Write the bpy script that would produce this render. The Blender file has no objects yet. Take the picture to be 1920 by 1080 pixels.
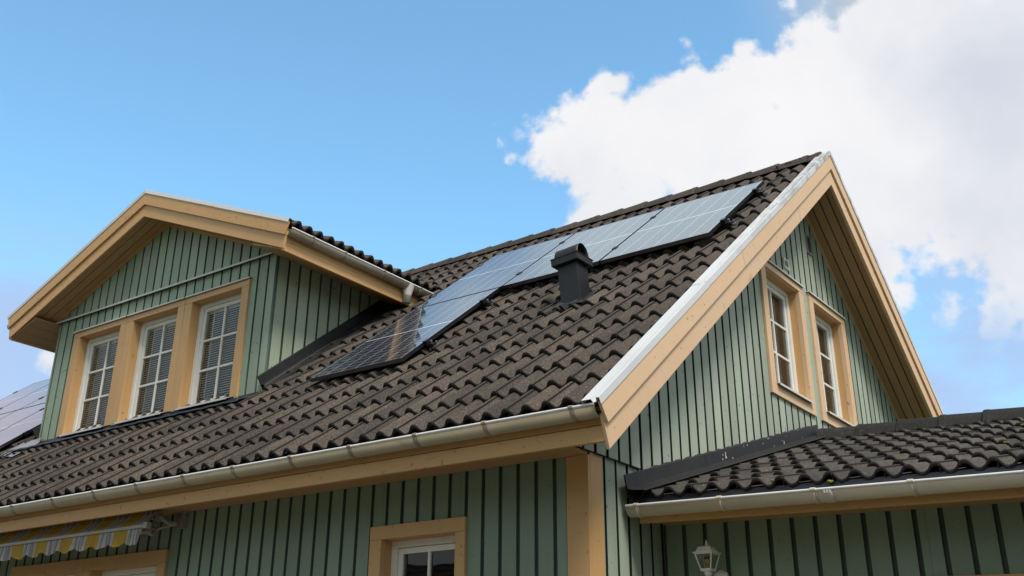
import bpy, math, random
from mathutils import Vector, Matrix
random.seed(7)
R_ = math.radians
S = bpy.context.scene
COL = S.collection

# ------------------------------------------------------------------ camera
cam_d = bpy.data.cameras.new("camera")
cam = bpy.data.objects.new("camera", cam_d)
COL.objects.link(cam)
_a, _b, _c = 0.65970, 0.43950, -0.01930           # heading, tilt, roll found by fitting the house edges
Rz = Matrix.Rotation(_a, 3, 'Z'); Rx = Matrix.Rotation(_b, 3, 'X'); Ry = Matrix.Rotation(_c, 3, 'Y')
M3 = Rz @ Rx @ Ry
right, fwd, up = M3.col[0], M3.col[1], M3.col[2]
mw = Matrix.Identity(4)
for i in range(3):
    mw[i][0] = right[i]; mw[i][1] = up[i]; mw[i][2] = -fwd[i]
mw[0][3], mw[1][3], mw[2][3] = 3.6122, -5.8002, 1.6
cam.matrix_world = mw
cam_d.sensor_width = 36.0
cam_d.lens = 2027.26 / 1920 * 36.0
cam_d.shift_x = (960 - 902.12) / 1920
cam_d.shift_y = -(540 - 404.82) / 1920
cam_d.clip_start = 0.05
cam_d.clip_end = 5000
S.camera = cam

# ------------------------------------------------------------------ light and exposure
SUN_EL, SUN_AZ_X, SUN_AZ_Y = R_(53), 0.88, -0.42   # direction towards the sun, seen from above
_l = math.hypot(SUN_AZ_X, SUN_AZ_Y)
sun_dir = Vector((SUN_AZ_X / _l * math.cos(SUN_EL), SUN_AZ_Y / _l * math.cos(SUN_EL), math.sin(SUN_EL)))
sd = bpy.data.lights.new("sun", 'SUN')
sd.energy = 2.0; sd.angle = R_(18); sd.color = (1.0, 0.95, 0.88)
so = bpy.data.objects.new("sun", sd); COL.objects.link(so)
so.location = (20, -20, 30)
so.rotation_euler = sun_dir.to_track_quat('Z', 'Y').to_euler()

S.view_settings.view_transform = 'Standard'
S.view_settings.look = 'None'
S.view_settings.exposure = 0.72
S.view_settings.gamma = 1.0

W = bpy.data.worlds.new("World"); S.world = W; W.use_nodes = True
wn = W.node_tree; wn.nodes.clear()
def NN(t, typ, **k):
    n = t.nodes.new(typ)
    for a, b in k.items():
        setattr(n, a, b)
    return n
def sky_world():
    t = wn; L = t.links.new
    out = NN(t, 'ShaderNodeOutputWorld'); bg = NN(t, 'ShaderNodeBackground')
    sky = NN(t, 'ShaderNodeTexSky', sky_type='NISHITA')
    sky.sun_disc = False; sky.sun_elevation = SUN_EL
    sky.sun_rotation = math.atan2(sun_dir.x, sun_dir.y)
    sky.air_density = 1.0; sky.dust_density = 0.6; sky.ozone_density = 1.6
    tint = NN(t, 'ShaderNodeMix', data_type='RGBA', blend_type='MULTIPLY')
    tint.inputs[0].default_value = 1.0
    tint.inputs[7].default_value = SKY_TINT
    L(sky.outputs[0], tint.inputs[6])
    tc = NN(t, 'ShaderNodeTexCoord')
    nrm = NN(t, 'ShaderNodeVectorMath', operation='NORMALIZE'); L(tc.outputs['Generated'], nrm.inputs[0])
    def blobs(lst):
        prev = None
        for (d, r) in lst:
            d = Vector(d).normalized()
            ds = NN(t, 'ShaderNodeVectorMath', operation='DISTANCE'); L(nrm.outputs[0], ds.inputs[0]); ds.inputs[1].default_value = d
            s = NN(t, 'ShaderNodeMath', operation='SUBTRACT'); s.inputs[0].default_value = r; L(ds.outputs['Value'], s.inputs[1])
            if prev is None: prev = s
            else:
                m = NN(t, 'ShaderNodeMath', operation='SMOOTH_MAX'); L(prev.outputs[0], m.inputs[0]); L(s.outputs[0], m.inputs[1]); m.inputs[2].default_value = 0.04
                prev = m
        return prev
    def noise(scale, detail, rough, off=(0, 0, 0), dist=0.0, stretch=(1, 1, 1)):
        mp = NN(t, 'ShaderNodeMapping'); L(nrm.outputs[0], mp.inputs[0]); mp.inputs['Location'].default_value = off; mp.inputs['Scale'].default_value = stretch
        n = NN(t, 'ShaderNodeTexNoise'); n.inputs['Scale'].default_value = scale; n.inputs['Detail'].default_value = detail
        n.inputs['Roughness'].default_value = rough; n.inputs['Distortion'].default_value = dist; L(mp.outputs[0], n.inputs['Vector'])
        return n
    def math_(op, a, b, clamp=False):
        m = NN(t, 'ShaderNodeMath', operation=op); m.use_clamp = clamp
        for i, v in enumerate((a, b)):
            if hasattr(v, 'outputs'): L(v.outputs[0], m.inputs[i])
            else: m.inputs[i].default_value = v
        return m
    def ramp(src, a, b):
        m = NN(t, 'ShaderNodeMapRange', interpolation_type='SMOOTHSTEP'); L(src.outputs[0], m.inputs[0])
        m.inputs[1].default_value = a; m.inputs[2].default_value = b
        return m
    big = blobs(CLOUD_BLOBS)
    holes = blobs(CLOUD_HOLES)
    n1 = noise(7.5, 7, 0.56, (3.1, 1.7, 0.4), 0.25)
    e1 = math_('MULTIPLY', math_('SUBTRACT', n1, 0.5), 0.20)
    n1b = noise(24.0, 4, 0.6, (1.1, 5.7, 0.4), 0.1)
    e1 = math_('ADD', e1, math_('MULTIPLY', math_('SUBTRACT', n1b, 0.5), 0.085))
    n1c = NN(t, 'ShaderNodeTexVoronoi'); n1c.feature = 'F1'; n1c.inputs['Scale'].default_value = 26.0; n1c.inputs['Detail'].default_value = 1.0; L(nrm.outputs[0], n1c.inputs['Vector'])
    cs_ = NN(t, 'ShaderNodeMath', operation='MULTIPLY'); L(n1c.outputs['Distance'], cs_.inputs[0]); cs_.inputs[1].default_value = -0.05
    e1 = math_('ADD', math_('ADD', e1, cs_), 0.022)
    hol = ramp(math_('ADD', holes, e1), -0.03, 0.05)
    m1 = ramp(math_('ADD', big, e1), -0.016, 0.012)
    m1 = math_('MAXIMUM', m1, ramp(math_('ADD', big, math_('MULTIPLY', e1, 0.45)), 0.018, 0.036))
    m1 = math_('MULTIPLY', m1, math_('SUBTRACT', 1.0, math_('MULTIPLY', hol, 0.85)))
    # thin veils low over the horizon; unseen clouds added elsewhere to whiten ambient light
    n2 = noise(2.6, 3, 0.58, (7.3, 2.2, 5.0), 0.5, (1, 1, 2.0))
    rest = ramp(n2, 0.30, 0.55)
    veil_m = blobs(VEIL_BLOBS)
    n3 = noise(5.0, 5, 0.6, (0.3, 9.2, 2.0), 0.6, (1, 1, 2.4))
    veil = math_('MULTIPLY', ramp(veil_m, -0.10, 0.10), ramp(math_('ADD', n3, math_('MULTIPLY', veil_m, 1.6)), 0.36, 0.72))
    keep = blobs(CLEAR_BLOBS)
    rest = math_('MULTIPLY', rest, math_('SUBTRACT', 1.0, ramp(keep, -0.10, 0.06)))
    # cloud body: sunlit white with soft grey undersides
    n4 = noise(2.3, 3, 0.5, (4.0, 4.0, 4.0), 0.2)
    n5 = noise(8.0, 4, 0.6, (1.0, 6.0, 2.0), 0.3)
    grey = ramp(math_('ADD', math_('ADD', n4, math_('MULTIPLY', n5, 0.35)), math_('MULTIPLY', big, 1.1)), 0.60, 0.95)
    cc = NN(t, 'ShaderNodeMix', data_type='RGBA'); L(grey.outputs[0], cc.inputs[0])
    cc.inputs[6].default_value = CLOUD_WHITE; cc.inputs[7].default_value = CLOUD_GREY
    vm = NN(t, 'ShaderNodeMix', data_type='RGBA'); L(math_('MULTIPLY', veil, 0.80).outputs[0], vm.inputs[0]); L(tint.outputs[2], vm.inputs[6]); vm.inputs[7].default_value = VEIL_COL
    rm = NN(t, 'ShaderNodeMix', data_type='RGBA'); L(math_('MULTIPLY', rest, 0.92).outputs[0], rm.inputs[0]); L(vm.outputs[2], rm.inputs[6]); rm.inputs[7].default_value = REST_COL
    sf = NN(t, 'ShaderNodeMix', data_type='RGBA'); L(math_('MULTIPLY', ramp(math_('ADD', blobs(SOFT_BLOBS), math_('MULTIPLY', math_('SUBTRACT', n3, 0.5), 0.05)), -.03, .06), 0.85).outputs[0], sf.inputs[0]); L(rm.outputs[2], sf.inputs[6]); sf.inputs[7].default_value = (0.95 * _k, 1.10 * _k, 1.16 * _k, 1); rm = sf
    lf_ = NN(t, 'ShaderNodeMix', data_type='RGBA'); L(math_('MULTIPLY', ramp(math_('ADD', blobs(LILAC_BLOBS), math_('MULTIPLY', math_('SUBTRACT', n3, 0.5), 0.05)), -.03, .05), 0.9).outputs[0], lf_.inputs[0]); L(rm.outputs[2], lf_.inputs[6]); lf_.inputs[7].default_value = (0.80 * _k, 0.76 * _k, 0.90 * _k, 1); rm = lf_
    bm = NN(t, 'ShaderNodeMix', data_type='RGBA'); L(m1.outputs[0], bm.inputs[0]); L(rm.outputs[2], bm.inputs[6]); L(cc.outputs[2], bm.inputs[7])
    L(bm.outputs[2], bg.inputs[0]); bg.inputs[1].default_value = SKY_STRENGTH
    L(bg.outputs[0], out.inputs[0])
SKY_STRENGTH = 0.15
SKY_TINT = (0.88, 1.18, 1.14, 1)
_k = 1.0 / SKY_STRENGTH / 2 ** 0.72
CLOUD_WHITE = (0.94 * _k, 0.935 * _k, 0.95 * _k, 1)
CLOUD_GREY = (0.66 * _k, 0.70 * _k, 0.79 * _k, 1)
SOFT_BLOBS = [((-.45, .545, .705), .105), ((-.37, .54, .75), .15), ((-.56, .45, .70), .11), ((-.63, .39, .67), .09)]
LILAC_BLOBS = [((-.86, .29, .42), .085), ((-.93, .2, .3), .15)]
REST_COL = (0.66 * _k, 0.645 * _k, 0.62 * _k, 1)
VEIL_COL = (0.45 * _k, 0.55 * _k, 0.80 * _k, 1)
CLOUD_BLOBS = [((-.480, .738, .472), .050), ((-.482, .768, .42), .062), ((-.447, .768, .448), .07), ((-.836, .478, .278), .017), ((-.445, .785, .425), .075), ((-.452, .752, .46), .062), ((-.457, .768, .43), .068), ((-.40, .785, .47), .085), ((-.35, .82, .46), .098), ((-.29, .84, .46), .094), ((-.20, .83, .52), .092),
               ((-.13, .86, .50), .145), ((-.22, .89, .41), .085), ((-.29, .89, .36), .085), ((-.42, .81, .40), .075), ((-.37, .85, .38), .08), ((-.12, .92, .39), .100), ((-.165, .925, .355), .045), ((0, .87, .5), .20), ((.1, .72, .69), .15), ((.3, .75, .5), .30)]
CLOUD_HOLES = [((-.228, .913, .335), .022), ((-.18, .95, .27), .05), ((-.165, .932, .322), .012), ((-.24, .94, .24), .06)]
VEIL_BLOBS = [((-.86, .45, .26), .12), ((-.20, .935, .29), .13), ((-.9, .4, .2), .2)]
CLEAR_BLOBS = [((-.62, .65, .45), .40), ((-.50, .68, .55), .22), ((-.2, .95, .27), .16)]
sky_world()

# ------------------------------------------------------------------ helpers
def empty(name, label=None, cat=None, loc=(0, 0, 0), group=None, rot=None):
    o = bpy.data.objects.new(name, None); COL.objects.link(o); o.location = loc
    if rot: o.rotation_euler = rot
    if label: o['label'] = label
    if cat: o['category'] = cat
    if group: o['group'] = group
    o.empty_display_size = 0.1
    return o

class MB:
    """collects faces of one mesh; every call to new() starts a piece with its own random tone"""
    def __init__(s): s.v = []; s.f = []; s.r = []; s.sm = []; s.cur = random.random()
    def new(s): s.cur = random.random(); return s
    def add(s, vs, fs, smooth=False):
        b = len(s.v); s.v += [tuple(p) for p in vs]
        for f in fs:
            s.f.append(tuple(b + i for i in f)); s.r.append(s.cur); s.sm.append(smooth)
        return s
    def box(s, a, b):
        x0, x1 = sorted((a[0], b[0])); y0, y1 = sorted((a[1], b[1])); z0, z1 = sorted((a[2], b[2]))
        v = [(x0, y0, z0), (x1, y0, z0), (x1, y1, z0), (x0, y1, z0), (x0, y0, z1), (x1, y0, z1), (x1, y1, z1), (x0, y1, z1)]
        return s.add(v, [(0, 3, 2, 1), (4, 5, 6, 7), (0, 1, 5, 4), (1, 2, 6, 5), (2, 3, 7, 6), (3, 0, 4, 7)])
    def prism(s, poly, ext):
        n = len(poly); e = Vector(ext); P = [Vector(p) for p in poly]
        nn = Vector((0, 0, 0))
        for i in range(n): nn += P[i].cross(P[(i + 1) % n])
        if nn.dot(e) > 0: P = P[::-1]
        v = P + [p + e for p in P]
        fs = [tuple(range(n)), tuple(range(2 * n - 1, n - 1, -1))]
        for i in range(n):
            j = (i + 1) % n; fs.append((i, i + n, j + n, j))
        return s.add(v, fs)
    def sweep(s, prof, A, B, w, n, smooth=False, close=False, caps=True):
        """profile points (w, n) swept from A to B"""
        A, B, w, n = Vector(A), Vector(B), Vector(w), Vector(n); k = len(prof)
        v = [A + w * a + n * b for a, b in prof] + [B + w * a + n * b for a, b in prof]
        fs = []
        for i in range(k if close else k - 1):
            j = (i + 1) % k; fs.append((i, j, j + k, i + k))
        if close and caps: fs += [tuple(range(k - 1, -1, -1)), tuple(range(k, 2 * k))]
        return s.add(v, fs, smooth)
    def tube(s, pts, r, seg=10, smooth=True):
        pts = [Vector(p) for p in pts]; k = len(pts); rs = r if isinstance(r, (list, tuple)) else [r] * k
        v = []
        for i, p in enumerate(pts):
            d = (pts[min(i + 1, k - 1)] - pts[max(i - 1, 0)]).normalized()
            a = d.orthogonal().normalized() if i == 0 else (a - d * a.dot(d)).normalized()
            b = d.cross(a)
            for j in range(seg):
                t = 2 * math.pi * j / seg; v.append(p + (a * math.cos(t) + b * math.sin(t)) * rs[i])
        fs = []
        for i in range(k - 1):
            for j in range(seg):
                jj = (j + 1) % seg; fs.append((i * seg + j, i * seg + jj, (i + 1) * seg + jj, (i + 1) * seg + j))
        s.add(v, fs, smooth)
        s.add([v[j] for j in range(seg)], [tuple(range(seg - 1, -1, -1))]); s.add([v[(k - 1) * seg + j] for j in range(seg)], [tuple(range(seg))])
        return s
    def lathe(s, prof, c, seg=20, axis='Z', smooth=True, rot=None):
        v = []; k = len(prof)
        for r, h in prof:
            for j in range(seg):
                t = 2 * math.pi * j / seg
                p = Vector((r * math.cos(t), r * math.sin(t), h))
                if rot: p = rot @ p
                v.append(Vector(c) + p)
        fs = []
        for i in range(k - 1):
            for j in range(seg):
                jj = (j + 1) % seg; fs.append((i * seg + j, i * seg + jj, (i + 1) * seg + jj, (i + 1) * seg + j))
        return s.add(v, fs, smooth)
    def build(s, name, mat, parent=None, label=None, bevel=0.0, solid=0.0, inv=None):
        me = bpy.data.meshes.new(name)
        vs = s.v
        if inv is not None: vs = [tuple(inv @ Vector(p)) for p in vs]
        me.from_pydata(vs, [], s.f); me.update()
        at = me.attributes.new("rnd", 'FLOAT', 'FACE'); at.data.foreach_set('value', s.r)
        me.polygons.foreach_set('use_smooth', s.sm)
        me.materials.append(mat)
        o = bpy.data.objects.new(name, me); COL.objects.link(o)
        if parent is not None: o.parent = parent
        if label: o['label'] = label
        if bevel:
            m = o.modifiers.new("bevel", 'BEVEL'); m.width = bevel; m.segments = 2; m.limit_method = 'ANGLE'; m.angle_limit = R_(40)
        if solid:
            m = o.modifiers.new("solid", 'SOLIDIFY'); m.thickness = solid
        return o

# ------------------------------------------------------------------ materials
def mat(name): 
    m = bpy.data.materials.new(name); m.use_nodes = True; t = m.node_tree; t.nodes.clear()
    out = NN(t, 'ShaderNodeOutputMaterial'); p = NN(t, 'ShaderNodeBsdfPrincipled'); t.links.new(p.outputs[0], out.inputs[0])
    return m, t, p, out
def noise_n(t, scale, detail=4, rough=0.5, stretch=(1, 1, 1), dist=0.0, coord='Object'):
    tc = NN(t, 'ShaderNodeTexCoord'); mp = NN(t, 'ShaderNodeMapping'); mp.inputs['Scale'].default_value = stretch
    t.links.new(tc.outputs[coord], mp.inputs[0]); n = NN(t, 'ShaderNodeTexNoise')
    n.inputs['Scale'].default_value = scale; n.inputs['Detail'].default_value = detail; n.inputs['Roughness'].default_value = rough; n.inputs['Distortion'].default_value = dist
    t.links.new(mp.outputs[0], n.inputs['Vector']); return n
def rng(t, src, a, b, c=0.0, d=1.0, smooth=False):
    m = NN(t, 'ShaderNodeMapRange'); 
    if smooth: m.interpolation_type = 'SMOOTHSTEP'
    t.links.new(src, m.inputs[0])
    for i, v in enumerate((a, b, c, d)): m.inputs[i + 1].default_value = v
    return m.outputs[0]
def mix(t, fac, a, b, blend='MIX'):
    m = NN(t, 'ShaderNodeMix', data_type='RGBA', blend_type=blend)
    for i, v in ((0, fac), (6, a), (7, b)):
        if isinstance(v, (int, float)): m.inputs[i].default_value = v
        elif isinstance(v, tuple): m.inputs[i].default_value = v if len(v) == 4 else v + (1,)
        else: t.links.new(v, m.inputs[i])
    return m.outputs[2]
def bump(t, p, h, strength, dist):
    b = NN(t, 'ShaderNodeBump'); b.inputs['Strength'].default_value = strength; b.inputs['Distance'].default_value = dist
    t.links.new(h, b.inputs['Height']); t.links.new(b.outputs[0], p.inputs['Normal'])
def attr(t): 
    a = NN(t, 'ShaderNodeAttribute'); a.attribute_name = 'rnd'; return a.outputs['Fac']

def paint_wood(name, col, dark, rough=0.55, grain=(1, 1, 1), specks=0.6, worn=None, tone=0.10, edge=None):
    m, t, p, o = mat(name)
    big = noise_n(t, 1.3, 4, 0.55); gr = noise_n(t, 28, 6, 0.65, grain, 0.3); sp = noise_n(t, 26, 2, 0.4); fine = noise_n(t, 150, 3, 0.6)
    c = mix(t, rng(t, big.outputs[0], 0.3, 0.7, 0, 0.45), col, dark)
    c = mix(t, rng(t, gr.outputs[0], 0.35, 0.75, 0, 0.35), c, dark)
    if worn:
        wn_ = noise_n(t, 5, 7, 0.7, grain, 0.8)
        c = mix(t, rng(t, wn_.outputs[0], 0.52, 0.72, 0, 0.5), c, worn)
    c = mix(t, rng(t, sp.outputs[0], 0.69, 0.75, 0, specks, True), c, tuple(x * 0.3 for x in col))
    kn = noise_n(t, 7.5, 5, 0.6, grain, 0.8); c = mix(t, rng(t, kn.outputs[0], 0.66, 0.73, 0, 0.45, True), c, tuple(x * 0.55 for x in dark))
    ra = attr(t); fr_ = NN(t, 'ShaderNodeMath', operation='FRACT'); t.links.new(ra, fr_.inputs[0])
    c = mix(t, 1.0, c, mix(t, fr_.outputs[0], (1 - tone,) * 3, (1 + tone,) * 3), 'MULTIPLY')
    if edge:
        nz = NN(t, 'ShaderNodeMath', operation='GREATER_THAN'); t.links.new(ra, nz.inputs[0]); nz.inputs[1].default_value = 1.5
        c = mix(t, nz.outputs[0], c, edge)  # edge colour carries the shade inside the grooves
    t.links.new(c, p.inputs['Base Color']); p.inputs['Roughness'].default_value = rough
    h = mix(t, 0.4, gr.outputs[0], fine.outputs[0]); bump(t, p, h, 0.55, 0.004)
    return m
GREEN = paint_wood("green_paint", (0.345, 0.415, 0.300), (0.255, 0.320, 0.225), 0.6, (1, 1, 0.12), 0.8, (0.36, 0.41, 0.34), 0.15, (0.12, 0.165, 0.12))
GREEN_LOW = paint_wood("green_paint_shaded", (0.235, 0.305, 0.220), (0.190, 0.255, 0.180), 0.6, (1, 1, 0.12), 0.5, (0.245, 0.30, 0.235), 0.08, (0.10, 0.14, 0.105))  # same green made darker, the eaves' shade put into the colour
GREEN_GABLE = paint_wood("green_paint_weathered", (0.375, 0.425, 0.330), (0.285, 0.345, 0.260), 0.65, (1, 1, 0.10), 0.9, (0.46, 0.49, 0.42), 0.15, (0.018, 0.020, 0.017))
CHEEK = paint_wood("green_paint_lit_side", (0.41, 0.465, 0.335), (0.32, 0.375, 0.26), 0.6, (1, 1, 0.12), 0.9, (0.47, 0.51, 0.41), 0.12, (0.13, 0.165, 0.115))  # same green made lighter, brightness of the lit side put into the colour
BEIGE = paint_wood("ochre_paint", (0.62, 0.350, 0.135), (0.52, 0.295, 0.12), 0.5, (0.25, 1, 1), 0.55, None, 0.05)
BEIGE_V = paint_wood("ochre_paint_upright", (0.60, 0.350, 0.148), (0.53, 0.30, 0.125), 0.5, (1, 1, 0.12), 0.5, None, 0.05)
BEIGE_G = paint_wood("ochre_paint_sunlit", (0.73, 0.49, 0.295), (0.66, 0.43, 0.24), 0.55, (1, 0.3, 0.3), 0.7, (0.68, 0.50, 0.34), 0.04)  # paler copy of the ochre, sunlight on the gable put into the colour
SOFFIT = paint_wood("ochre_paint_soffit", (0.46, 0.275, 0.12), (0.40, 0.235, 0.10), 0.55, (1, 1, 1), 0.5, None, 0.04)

def simple(name, col, rough=0.5, metal=0.0, var=0.12, scale=8, bmp=0.0, spec=0.5, speck=None):
    m, t, p, o = mat(name)
    n = noise_n(t, scale, 6, 0.6); d = tuple(x * (1 - var) for x in col); l = tuple(min(1, x * (1 + var)) for x in col)
    c = mix(t, rng(t, n.outputs[0], 0.3, 0.7), d, l)
    if speck:
        s = noise_n(t, speck[1], 3, 0.6); c = mix(t, rng(t, s.outputs[0], speck[2], speck[2] + 0.08, 0, speck[3], True), c, speck[0])
    t.links.new(c, p.inputs['Base Color']); p.inputs['Roughness'].default_value = rough; p.inputs['Metallic'].default_value = metal
    p.inputs['Specular IOR Level'].default_value = spec
    if bmp: 
        f = noise_n(t, scale * 12, 4, 0.6); bump(t, p, f.outputs[0], bmp, 0.003)
    return m
UNDER = simple("groove_shade_boards", (0.075, 0.095, 0.078), 0.8, 0, 0.15, 6)  # dark base colour paints the shade between the boards
UNDER_G = simple("black_groove_shade_boards", (0.022, 0.026, 0.022), 0.85, 0, 0.2, 6)  # near-black base colour paints the gable's groove shade
WHITE = simple("white_window_paint", (0.78, 0.75, 0.68), 0.35, 0, 0.04, 6)
DRIP = simple("white_drip_metal", (0.62, 0.59, 0.54), 0.45, 0, 0.08, 5)
GUTTER = simple("cream_gutter_steel", (0.46, 0.39, 0.27), 0.36, 0, 0.12, 3, speck=((0.30, 0.25, 0.16), 9, 0.60, 0.45))
GUTTER_D = simple("weathered_gutter_steel", (0.32, 0.265, 0.195), 0.42, 0, 0.16, 3, speck=((0.22, 0.18, 0.12), 11, 0.55, 0.5))
GUTTER_IN = simple("gutter_white_lip", (0.80, 0.78, 0.76), 0.35, 0, 0.06, 12)
CAPM = simple("white_rake_metal", (0.80, 0.80, 0.79), 0.42, 0, 0.04, 2)
def cap_mat():
    m, t, p, o = mat("white_rake_metal_stained")
    tc = NN(t, 'ShaderNodeTexCoord'); sx = NN(t, 'ShaderNodeSeparateXYZ'); t.links.new(tc.outputs['Object'], sx.inputs[0])
    hi = rng(t, sx.outputs[2], 4.6, 6.6, 0.0, 1.0); n = noise_n(t, 7, 8, .68, (2.2, .7, .7), .5); n2 = noise_n(t, 2, 3, .5)
    k = NN(t, 'ShaderNodeMath', operation='MULTIPLY'); t.links.new(rng(t, n.outputs[0],   .42, .60, 0, 1, True), k.inputs[0]); t.links.new(hi, k.inputs[1])
    c = mix(t, rng(t, n2.outputs[0], .3, .7), (.60, .60, .60), (.68, .68, .68)); kk = NN(t, 'ShaderNodeMath', operation='MULTIPLY'); t.links.new(k.outputs[0], kk.inputs[0]); kk.inputs[1].default_value = .72
    c = mix(t, kk.outputs[0], c, (.20, .20, .17)); t.links.new(c, p.inputs['Base Color']); p.inputs['Roughness'].default_value = .42; return m
CAP_STAINED = cap_mat()
BLACKM = simple("black_coated_steel", (0.013, 0.0125, 0.013), 0.62, 0, 0.35, 7, speck=((0.07, 0.07, 0.07), 14, 0.68, 0.4))
APRON = simple("dark_apron_metal", (0.028, 0.029, 0.040), 0.40, 0, 0.25, 6, speck=((0.16, 0.16, 0.17), 22, 0.70, 0.7))
VENTM = simple("black_vent_steel", (0.0095, 0.0095, 0.010), 0.5, 0, 0.30, 9, bmp=0.15)
ALU = simple("dark_anodised_frame", (0.025, 0.027, 0.034), 0.30, 0.6, 0.1, 5)
FRAME = simple("anodised_frame", (0.14, 0.145, 0.16), 0.26, 0.95, 0.08, 5)
ALU_L = simple("silver_clamp", (0.45, 0.46, 0.48), 0.35, 0.9, 0.1, 5)
GREYM = simple("grey_zinc_sheet", (0.30, 0.29, 0.30), 0.45, 0.3, 0.15, 5)
DARK = simple("dark_room", (0.10, 0.09, 0.075), 0.9, 0, 0.1, 2)
BLIND = simple("taupe_blind_slats", (0.86, 0.76, 0.60), 0.5, 0, 0.05, 4)
LACE = simple("grey_curtain", (0.33, 0.32, 0.30), 0.9, 0, 0.2, 12)
MOSS = simple("yellow_green_moss", (0.24, 0.27, 0.03), 0.95, 0, 0.4, 40, bmp=0.4)
LICHEN = simple("orange_lichen", (0.36, 0.17, 0.03), 0.95, 0, 0.4, 60, bmp=0.3)
PLASTIC = simple("cream_plastic", (0.62, 0.57, 0.52), 0.4, 0, 0.05, 9)
AWN_M = simple("beige_awning_metal", (0.30, 0.27, 0.23), 0.4, 0, 0.08, 6)
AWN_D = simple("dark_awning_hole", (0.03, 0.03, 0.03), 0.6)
LAMPW = simple("white_lamp_paint", (0.84, 0.81, 0.75), 0.38, 0, 0.04, 9)
GUTTER_X = simple("pale_cream_gutter", (0.66, 0.58, 0.45), 0.36, 0, 0.08, 3, speck=((0.40, 0.34, 0.24), 9, 0.64, 0.35))
BULB = simple("yellow_lamp_socket", (0.62, 0.45, 0.20), 0.5, 0, 0.05, 6)

def tile_mat(name, base, light, dark):
    m, t, p, o = mat(name)
    big = noise_n(t, 1.1, 5, 0.6); mid = noise_n(t, 9, 6, 0.65); fine = noise_n(t, 85, 5, 0.75); pale = noise_n(t, 48, 2, 0.5); lich = noise_n(t, 3.4, 8, 0.72)
    c = mix(t, rng(t, mid.outputs[0], 0.32, 0.68), dark, base)
    c = mix(t, rng(t, big.outputs[0], 0.42, 0.68, 0, 0.55), c, light)
    c = mix(t, rng(t, fine.outputs[0], 0.47, 0.66, 0, 0.8), c, tuple(x * 1.55 for x in light))
    c = mix(t, rng(t, fine.outputs[0], 0.50, 0.34, 0, 0.6), c, tuple(x * 0.45 for x in dark))
    c = mix(t, rng(t, lich.outputs[0], 0.56, 0.70, 0, 0.32), c, (0.14, 0.12, 0.098))
    c = mix(t, rng(t, pale.outputs[0], 0.715, 0.75, 0, 0.75, True), c, (0.34, 0.33, 0.29))
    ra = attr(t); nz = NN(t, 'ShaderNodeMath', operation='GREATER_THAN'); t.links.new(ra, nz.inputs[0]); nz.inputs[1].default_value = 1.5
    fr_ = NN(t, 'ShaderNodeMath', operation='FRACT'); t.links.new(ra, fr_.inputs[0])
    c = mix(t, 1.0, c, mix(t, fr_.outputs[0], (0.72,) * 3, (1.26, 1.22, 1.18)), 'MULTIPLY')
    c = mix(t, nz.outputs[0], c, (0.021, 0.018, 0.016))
    t.links.new(c, p.inputs['Base Color']); p.inputs['Roughness'].default_value = 0.85; p.inputs['Specular IOR Level'].default_value = 0.3
    bump(t, p, fine.outputs[0], 0.5, 0.003)
    return m
TILE = tile_mat("brown_concrete_tile", (0.073, 0.058, 0.047), (0.110, 0.088, 0.071), (0.043, 0.035, 0.029))
TILE_X = tile_mat("dark_grey_concrete_tile", (0.062, 0.055, 0.047), (0.085, 0.076, 0.064), (0.036, 0.033, 0.029))
RIDGE_X = tile_mat("black_ridge_tile", (0.024, 0.023, 0.022), (0.036, 0.035, 0.033), (0.018, 0.018, 0.018))
RIDGE = tile_mat("brown_ridge_tile", (0.060, 0.048, 0.040), (0.085, 0.068, 0.055), (0.034, 0.028, 0.024))

def glass_mat(name, tint=(0.95, 0.96, 0.95), ior=1.52, rough=0.0):
    m = bpy.data.materials.new(name); m.use_nodes = True; t = m.node_tree; t.nodes.clear()
    out = NN(t, 'ShaderNodeOutputMaterial'); mx = NN(t, 'ShaderNodeMixShader'); tr = NN(t, 'ShaderNodeBsdfTransparent'); gl = NN(t, 'ShaderNodeBsdfGlossy')
    fr = NN(t, 'ShaderNodeFresnel'); fr.inputs[0].default_value = ior
    tr.inputs[0].default_value = tint + (1,); gl.inputs['Roughness'].default_value = rough; gl.inputs[0].default_value = (0.95, 0.97, 1, 1)
    t.links.new(fr.outputs[0], mx.inputs[0]); t.links.new(tr.outputs[0], mx.inputs[1]); t.links.new(gl.outputs[0], mx.inputs[2]); t.links.new(mx.outputs[0], out.inputs[0])
    n = noise_n(t, 2.2, 2, 0.5); b = NN(t, 'ShaderNodeBump'); b.inputs['Strength'].default_value = 0.25; b.inputs['Distance'].default_value = 0.004
    t.links.new(n.outputs[0], b.inputs['Height']); t.links.new(b.outputs[0], gl.inputs['Normal']); t.links.new(b.outputs[0], fr.inputs['Normal'])
    return m
GLASS = glass_mat("window_glass")
LAMPGLASS = glass_mat("lamp_glass", (0.9, 0.9, 0.86), 1.4)

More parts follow.
